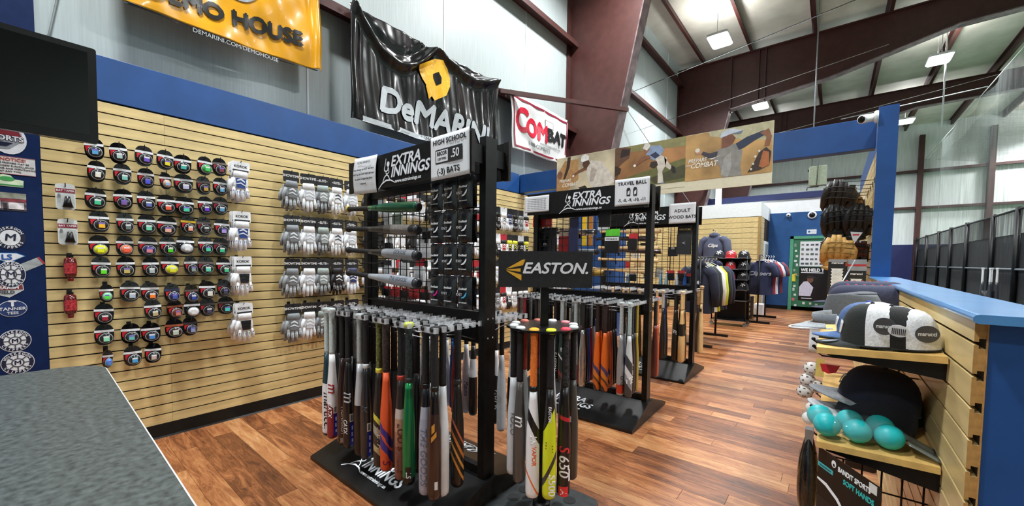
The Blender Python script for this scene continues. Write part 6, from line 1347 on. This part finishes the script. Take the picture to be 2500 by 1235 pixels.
# ================================================================ PACKS ON THE GRIDS
def pack_mesh(w_, h, d): return MB().grid(lambda u, v: ((u-.5)*w_, -d*math.sin(PI*u)**.5*math.sin(PI*v)**.5, -h*v), 8, 10).grid(lambda u, v: ((.5-u)*w_, .004, -h*v), 1, 1)
SLM = pack_mesh(.118, .182, .018).mesh('pouch')
FOIL = M('black_foil', '#17181a', .25, noise=.25, scale=30, bump=.35, coat=.3)
cx, cy, _ = RK[0]
def sleeve_pack(label, x, z, col, y, group):
    t = E('arm_sleeve_pack', label, 'pack', (x, y, z), (0, random.uniform(-.03, .03), 0), group)
    OBJ('pouch', SLM, FOIL, t)
    text('EvoShield', (0, -.0195, -.066), FACE_Y, .017, WHITE, t, shear=.2, bold=.0003); text('KNIT', (-.028, -.0195, -.1), FACE_Y, .022, C('#b9bcc0', .5), t); text('KNIT ARM SLEEVE', (0, -.0185, -.145), FACE_Y, .008, WHITE, t)
    flat(stroke([(-.008, -.118), (.010, -.113), (.024, -.100), (.031, -.086)], .011), (0, -.0195, 0), FACE_Y, C(col, .5), t, 'sleeve_print')
    MB().rbox(-.045, .045, -.006, -.003, -.022, .004, .008, axis=1).obj('hang_tab', C('#2a2b2e', .4), t)
    o = MB().tube([(x, cy-.012, z+.0), (x, y-.03, z-.004), (x, y-.035, z+.014)], .003, 5).obj('peg_hook', GRIDM); tag(o, 'wire peg holding the ' + label.replace('black pouch with', 'sleeve pouch with'), 'hook', 'pegs on the high school grid')
SCOL = [['#e6e8ea']*4, ['#e6e8ea']*4, ['#e6e8ea']*4, ['#d81f8c', '#17181a', '#4ab0d8', '#3a90b8']]
SCN = {'#e6e8ea': 'white', '#d81f8c': 'pink', '#17181a': 'black', '#4ab0d8': 'light blue', '#3a90b8': 'blue'}
for r, z in enumerate((1.885, 1.69, 1.50, 1.31)):
    for c, x in enumerate((-1.865, -1.745, -1.62, -1.545)):
        if c == 3: continue
        sleeve_pack('black pouch with %s sleeve, %s of three in row %s' % (SCN[SCOL[r][c]], ('left', 'middle', 'right')[c], ('one', 'two', 'three', 'four')[r]), x, z, SCOL[r][c], cy-.085, 'arm sleeve pouches on the first rack')
    o = sleeve_pack('black pouch with %s sleeve beside the post, row %s' % (SCN[SCOL[r][3]], ('one', 'two', 'three', 'four')[r]), -1.63, z, SCOL[r][3], cy-.045, 'arm sleeve pouches on the first rack') if r in (0, 1, 3) else None
def small_pack(label, x, y, z, w_, h, body, head, group=None, txt=None, cat='pack', d=.02, back=False):
    t = E('hanging_pack', label, cat, (x, y, z), (0, random.uniform(-.04, .04), 0), group)
    MB().rbox(-w_/2, w_/2, -d, d*.2, -h, -h*.3, .008, axis=1).obj('pouch', C(body, .35, coat=.3), t); MB().box(-w_/2, w_/2, -.003, .003, -h*.34, 0).obj('header', C(head, .5), t)
    if txt: text(txt, (0, -.004, -h*.17), FACE_Y, min(.03, w_/len(txt)*1.4), WHITE, t, bold=.0004)
    return t
for i in range(8): small_pack('red and black grip box, %s along the back of the first grid' % ORDN[i], cx-.5+.115*i, cy+.07, 1.20, .09, .07, '#b01c26' if i % 2 else '#1a1a1c', '#c42430', 'grip boxes on the first rack')
for i, (x, z, w_, h, c, hd_, nm) in enumerate(((-.52, 1.82, .09, .16, '#d0d4d6', '#c8283a', 'pink-headed white'), (-.38, 1.80, .10, .2, '#8a9a88', '#d9dcdd', 'pale green'), (-.5, 1.58, .08, .16, '#1d1d20', '#e3e5e6', 'white-headed black'), (-.2, 1.84, .16, .07, '#c8283a', '#e8e8e8', 'red and white'), (-.05, 1.6, .10, .18, '#dfe2e4', '#17181a', 'white'), (-.3, 1.45, .1, .2, '#e3e5e8', '#1a1b1e', 'second white'), (-.12, 1.42, .1, .2, '#d8dce0', '#b01c26', 'red-headed'), (-.52, 1.4, .09, .14, '#c9ccd0', '#2a2c30', 'light grey'), (.02, 1.33, .1, .18, '#e6e8ea', '#1c1d20', 'third white'))):
    small_pack('%s pack hanging on the back of the first grid' % nm, cx+x, cy+.09, z, w_, h, c, hd_, 'packs on the back of the first rack')
cx, cy, _ = RK[1]
G2P = 'packs on the travel ball grid'
t = small_pack('navy helmet-bag pack with a small white m on the travel ball grid', cx-.55, cy+.06, 1.76, .26, .30, '#12161f', '#12161f', G2P); text('m', (0, -.022, -.17), FACE_Y, .05, WHITE, t, bold=.001)
small_pack('red and white glove-shaped pack left on the travel ball grid', cx-.57, cy+.03, 1.93, .24, .16, '#c8282c', '#1a1a1c', G2P)
small_pack('red mitten pack on the travel ball grid', cx-.32, cy+.10, 1.74, .16, .24, '#b8202a', '#d8c4b0', G2P)
small_pack('navy leg-guard pack with red dot on the travel ball grid', cx-.13, cy-.06, 1.84, .10, .34, '#1c2244', '#23284c', G2P)
small_pack('pink glove pack low on the travel ball grid', cx-.08, cy+.1, 1.47, .09, .22, '#e0288c', '#e8d8a0', G2P)
small_pack('black pack with white heart mark near the third rack header', cx+.20, cy-.05, 1.92, .12, .19, '#161719', '#1c1d20', G2P)
small_pack('white sheet pack beside the black heart pack', cx+.07, cy+.2, 1.92, .12, .2, '#dfe3e6', '#d0d4d8', G2P)
t = small_pack('lime-topped EYE BLACK pack on the travel ball grid', cx+.28, cy-.05, 1.71, .14, .22, '#151517', '#5cc832', G2P); text('EYE BLACK', (0, -.021, -.095), FACE_Y, .022, INK, MB().box(-.07, .07, -.0205, -.018, -.11, -.075).obj('band', WHITEP, t) and t, bold=.0004)
small_pack('red and black wrist pack on the travel ball grid', cx+.48, cy-.05, 1.66, .08, .15, '#1a1416', '#c02830', G2P)
cx, cy, _ = RK[2]
G3P = 'packs on the wood bat grid'
t = small_pack('black arrow-marked cup pack with header on the wood bat grid', cx+.50, cy-.06, 1.86, .17, .36, '#2a2c2f', '#0e0f10', G3P); text('<EASTON', (0, -.004, -.05), FACE_Y, .03, C('#d8c060', .5), t); text('<', (0, -.022, -.22), FACE_Y, .07, C('#b9bcc0', .5), t)
small_pack('small black badge box under the cup pack', cx+.36, cy-.05, 1.6, .11, .12, '#141416', '#141416', G3P, 'DS')
for i, (x, z, c, h_, nm) in enumerate(((.30, 1.30, '#1a1a1c', '#c8303a', 'red-headed'), (.44, 1.30, '#1c1c1e', '#c83a3a', 'second red-headed'), (.55, 1.27, '#221c1c', '#b02a30', 'low red-banded'), (.16, 1.33, '#dfe0dc', '#b9b4a8', 'cream'), (0, 1.30, '#e3e4e2', '#c9c4b8', 'second cream'), (-.2, 1.27, '#17181a', '#e6e8ea', 'black and white'))):
    small_pack('%s small box along the bottom of the wood bat grid' % nm, cx+x, cy+.07, z, .10, .13, c, h_, G3P)
for i, (x, c, nm) in enumerate(((.20, '#7ab0d0', 'pale blue'), (.27, '#a8c4cc', 'ice blue'), (.40, '#b9c0c4', 'silver'), (.50, '#2a5aa8', 'royal blue'), (.58, '#3a4250', 'slate'), (-.25, '#9ac0e0', 'sky blue'))):
    t = E('spray_bottle', '%s bottle standing behind the wood bat rail' % nm, 'bottle', (cx+x, cy+.01, 1.115)); MB().lathe([(.024, 0), (.026, .01), (.02, .08), (.010, .12), (.009, .135)], 12).obj('body', C(c, .25, coat=.4), t); MB().lathe([(.008, .135), (.008, .16), (.004, .165)], 8).obj('cap', WHITE, t)
# wall goods beyond the beam
t = E('belt_display', 'yellow strap hanging on the left wall beyond the beam', 'strap', (-3.55, 6.4, 2.30)); MB().box(-.05, .05, -.01, .01, -.62, 0).obj('strap', C('#d8b428', .5), t); MB().box(-.06, .06, -.014, .014, -.06, .02).obj('holder', BLACK, t); MB().tube([(-.44, 0, 0), (0, 0, 0)], .01, 6).obj('arm', BLACK, t)
t = E('belt_display', 'tan strap hanging beside the yellow one', 'strap', (-3.45, 6.46, 2.28)); MB().box(-.04, .04, -.01, .01, -.6, 0).obj('strap', C('#a8702c', .5), t); MB().tube([(-.54, 0, 0), (0, 0, 0)], .01, 6).obj('arm', BLACK, t)
for i in range(10): small_pack('%s on the far left wall' % ('cream sock pack %s' % ORDN[i]), -3.86, 7.5+.3*i, 1.9-.2*(i % 3), .2, .25, ('#d8c4a0', '#b8242c', '#17181a', '#e3e5e6')[i % 4], '#17181a', 'packs on the far left wall')
# ================================================================ POSTER BOARD ON THE HEADER BEAM
PYF = 5.055
def board(label, x0, x1, z0, z1, img0, bg):
    t = E('poster_board', label, 'poster', (0, PYF, 0))
    MB().box(x0, x1, -.008, .008, z0, z1).obj('board', M('cream_board', '#e2dcc0', .5, noise=.02), t)
    MB().box(x0, x1-.002, -.0095, -.008, img0, z1-.004).obj('print', bg, t)
    return t
def shape(t, pts, col, d, name='print_shape'): MB().prism(pts, -.0098-d*.0006-.0004, -.0098-d*.0006, 1).obj(name, C(col, .5, noise=.08, scale=18), t)
def gradbg(name, c1, c2, s_=2.2):
    return M(name, c1, .5, noise=.22, scale=s_)
tan = gradbg('print_tan', '#c39a5e', 0); field = gradbg('print_field', '#a97848', 0)
SKIN = '#8a5a3e'
# board 3 : pitcher in grey with glove
b3 = board('poster of a pitcher in grey shirt and navy sleeves, PREPARE COMBAT', -1.438, -.55, 2.263, 2.930, 2.385, tan)
ox, oz = -1.438, 2.385     # 0.888 wide, 0.545 high
def S3(pts, col, d): shape(b3, [(ox+p[0]*.888, oz+p[1]*.545) for p in pts], col, d)
S3([(.28, 1.0), (1.0, 1.0), (1.0, .62), (.75, .7), (.5, .8), (.3, .9)], '#b9b490', 0)
S3([(.46, .0), (.42, .25), (.34, .42), (.36, .55), (.47, .64), (.6, .66), (.68, .50), (.66, .2), (.68, 0)], '#8d8a84', 1)
S3([(.38, .42), (.28, .44), (.20, .54), (.22, .60), (.30, .54), (.40, .56)], '#3a3640', 2)
S3([(.60, .66), (.72, .76), (.90, .84), (.93, .76), (.80, .66), (.70, .56), (.64, .52)], '#26304a', 2)
S3([(.86, .80), (.95, .86), (.985, .70), (.965, .52), (.91, .52), (.93, .70)], SKIN, 3)
S3(ell(.045, .055, 14, .165, .60), '#b98a6a', 3); S3(ell(.03, .045, 12, .15, .64), '#e6e0d4', 4)
S3([(.44, .60), (.44, .80), (.47, .88), (.55, .88), (.60, .78), (.57, .68), (.52, .62)], '#7a4a34', 3)
S3([(.42, .82), (.43, .92), (.50, .985), (.58, .97), (.68, .90), (.66, .86), (.56, .88)], '#c3cbd6', 4)
S3([(.56, .88), (.68, .91), (.66, .85), (.58, .86)], '#6d7a8c', 5)
S3([(.86, .42), (.80, .20), (.74, .04), (.86, .06), (.97, .14), (.985, .40), (.93, .50)], '#3a2a20', 3)
S3([(.90, .44), (.96, .40), (.97, .14), (.90, .10), (.86, .14)], '#b0683a', 4)
for (a, b_) in ((.82, .34), (.86, .44), (.80, .2), (.78, .1)): S3(ell(.012, .025, 8, a, b_), '#e3ddd0', 5)
S3([(.44, .05), (.47, .4), (.55, .5), (.56, .2), (.52, .0)], '#a3a19c', 2)
text('PREPARE', (ox+.15*.888, -.0128, oz+.42*.545), FACE_Y, .062, M('print_white', '#efeade', .5), b3, shear=.25, bold=.001, sx=.85); text('FOR', (ox+.035*.888, -.0128, oz+.33*.545), FACE_Y, .034, M('print_white'), b3, shear=.25); text('COMBAT', (ox+.23*.888, -.0128, oz+.31*.545), FACE_Y, .082, M('print_white'), b3, shear=.25, bold=.0016, sx=.85)
S3([(.28, .43), (.33, .40), (.44, .47), (.34, .43)], '#efeade', 6)
# board 2 : fielder on the grass
b2 = board('poster of a pitcher bending forward on a grass field', -2.348, -1.438, 2.263, 2.930, 2.39, field)
ox2, oz2 = -2.348, 2.39
def S2(pts, col, d): shape(b2, [(ox2+p[0]*.91, oz2+p[1]*.54) for p in pts], col, d)
S2([(0, 1), (1, 1), (1, .78), (0, .88)], '#8f8a58', 0); S2([(.2, 0), (.12, .22), (.5, .36), (1, .52), (1, 0)], '#6a6b3a', 1); S2([(.5, .15), (1, .38), (1, .08), (.6, .02)], '#4c4a2c', 2)
S2([(.0, 1.0), (.0, .1), (.05, .3), (.04, .5), (.12, .62), (.22, .72), (.24, .95), (.15, 1)], '#6a4a34', 3); S2([(0, .3), (.08, .36), (.1, .48), (.03, .56), (0, .55)], '#3a2418', 4); S2([(.08, .74), (.22, .78), (.23, .92), (.1, .96)], '#2a1a14', 4)
S2([(.46, .72), (.54, .92), (.66, .90), (.72, .78), (.66, .62), (.58, .56)], '#8fa4c4', 4); S2([(.52, .70), (.60, .60), (.66, .66), (.6, .76)], '#2c3450', 5)
S2([(.50, .72), (.40, .68), (.30, .52), (.32, .49), (.44, .60), (.54, .64)], SKIN, 5); S2(ell(.02, .035, 10, .305, .505), '#f0ede4', 6)
S2([(.42, .88), (.44, .98), (.50, 1.0), (.53, .92), (.48, .82)], '#e6e4de', 6); S2([(.44, .84), (.48, .9), (.52, .84), (.48, .76)], '#9a6a4c', 5)
S2([(.60, .60), (.68, .66), (.76, .58), (.74, .40), (.70, .28), (.72, .02), (.64, .02), (.64, .28), (.62, .44)], '#d8d0c2', 5); S2([(.72, .62), (.80, .42), (.84, .36), (.80, .30), (.74, .38)], '#cfc6b6', 5)
S2([(.82, .40), (.87, .34), (.88, .22), (.85, .2), (.82, .28)], '#1c1a1a', 6); S2([(.66, .02), (.73, .04), (.72, -.0)], '#8fa0c8', 6)
S2([(.52, .44), (.54, .54), (.62, .54), (.64, .44), (.58, .38)], '#33261e', 6)
text('SPEED & FITNESS', (ox2+.27, -.0128, oz2-.035), FACE_Y, .045, C('#b0563c', .5), b2, bold=.0008)
MB().box(-2.348, -1.438, -.0095, -.008, 2.322, 2.325).obj('seam_line', C('#8a8468', .5), b2); MB().box(-1.436, -.56, -.0095, -.008, 2.382, 2.386).obj('seam_line', C('#a87a4c', .5), b3)
# board 1 : throwing figure, left
b1 = board('poster of a pitcher in white leaning forward, leftmost on the beam', -3.282, -2.348, 2.40, 2.935, 2.44, gradbg('print_pale', '#cfc3a4', 0))
ox1, oz1 = -3.282, 2.44
def S1(pts, col, d): shape(b1, [(ox1+p[0]*.93, oz1+p[1]*.49) for p in pts], col, d)
S1([(0, .5), (.15, .9), (.4, .9), (.4, .3), (.2, .0), (0, 0)], '#b88d5a', 0)
S1([(.2, 1.0), (.26, 1.0), (.24, .7), (.16, .35), (.12, .35), (.18, .7)], '#3a2a22', 1); S1(ell(.05, .12, 14, .06, .5), '#8a5f44', 1)
S1([(.58, .15), (.54, .45), (.56, .68), (.62, .80), (.78, .72), (.95, .35), (1.0, .1), (.9, .0), (.66, .0)], '#d9d2c6', 2)
S1([(.55, .55), (.40, .48), (.32, .40), (.30, .46), (.40, .56), (.54, .66)], '#7a5238', 3); S1(ell(.035, .06, 12, .31, .43), '#9a6a4c', 4); S1(ell(.02, .035, 10, .31, .42), '#efeade', 5)
S1([(.47, .70), (.48, .84), (.56, .86), (.60, .72), (.55, .60), (.50, .60)], '#5a3a2a', 4); S1([(.44, .84), (.45, .96), (.52, 1.0), (.58, .92), (.58, .82), (.46, .78)], '#efeeea', 5)
S1([(.62, .6), (.60, .2), (.66, .18), (.72, .5)], '#b4aa9c', 3); S1([(.40, .06), (.52, .10), (.56, .02), (.44, .0)], '#2c2420', 4)
text('PREPARE', (ox1+.15, -.0128, oz1+.15), FACE_Y, .06, M('print_white'), b1, shear=.25, bold=.001, sx=.85); text('COMBAT', (ox1+.23, -.0128, oz1+.085), FACE_Y, .075, M('print_white'), b1, shear=.25, bold=.0016, sx=.85)

o = MB().tube([(-4.255, .16, 4.4), (-4.25, .13, 3.6), (-4.25, .17, 3.25), (-4.25, .12, 2.95), (-4.25, .10, 2.85)], .006, 6).obj('power_cord', C('#8d9492', .5)); tag(o, 'thin grey cord trailing down the white wall above the television', 'cord')
bpy.data.scenes.remove(TSC)
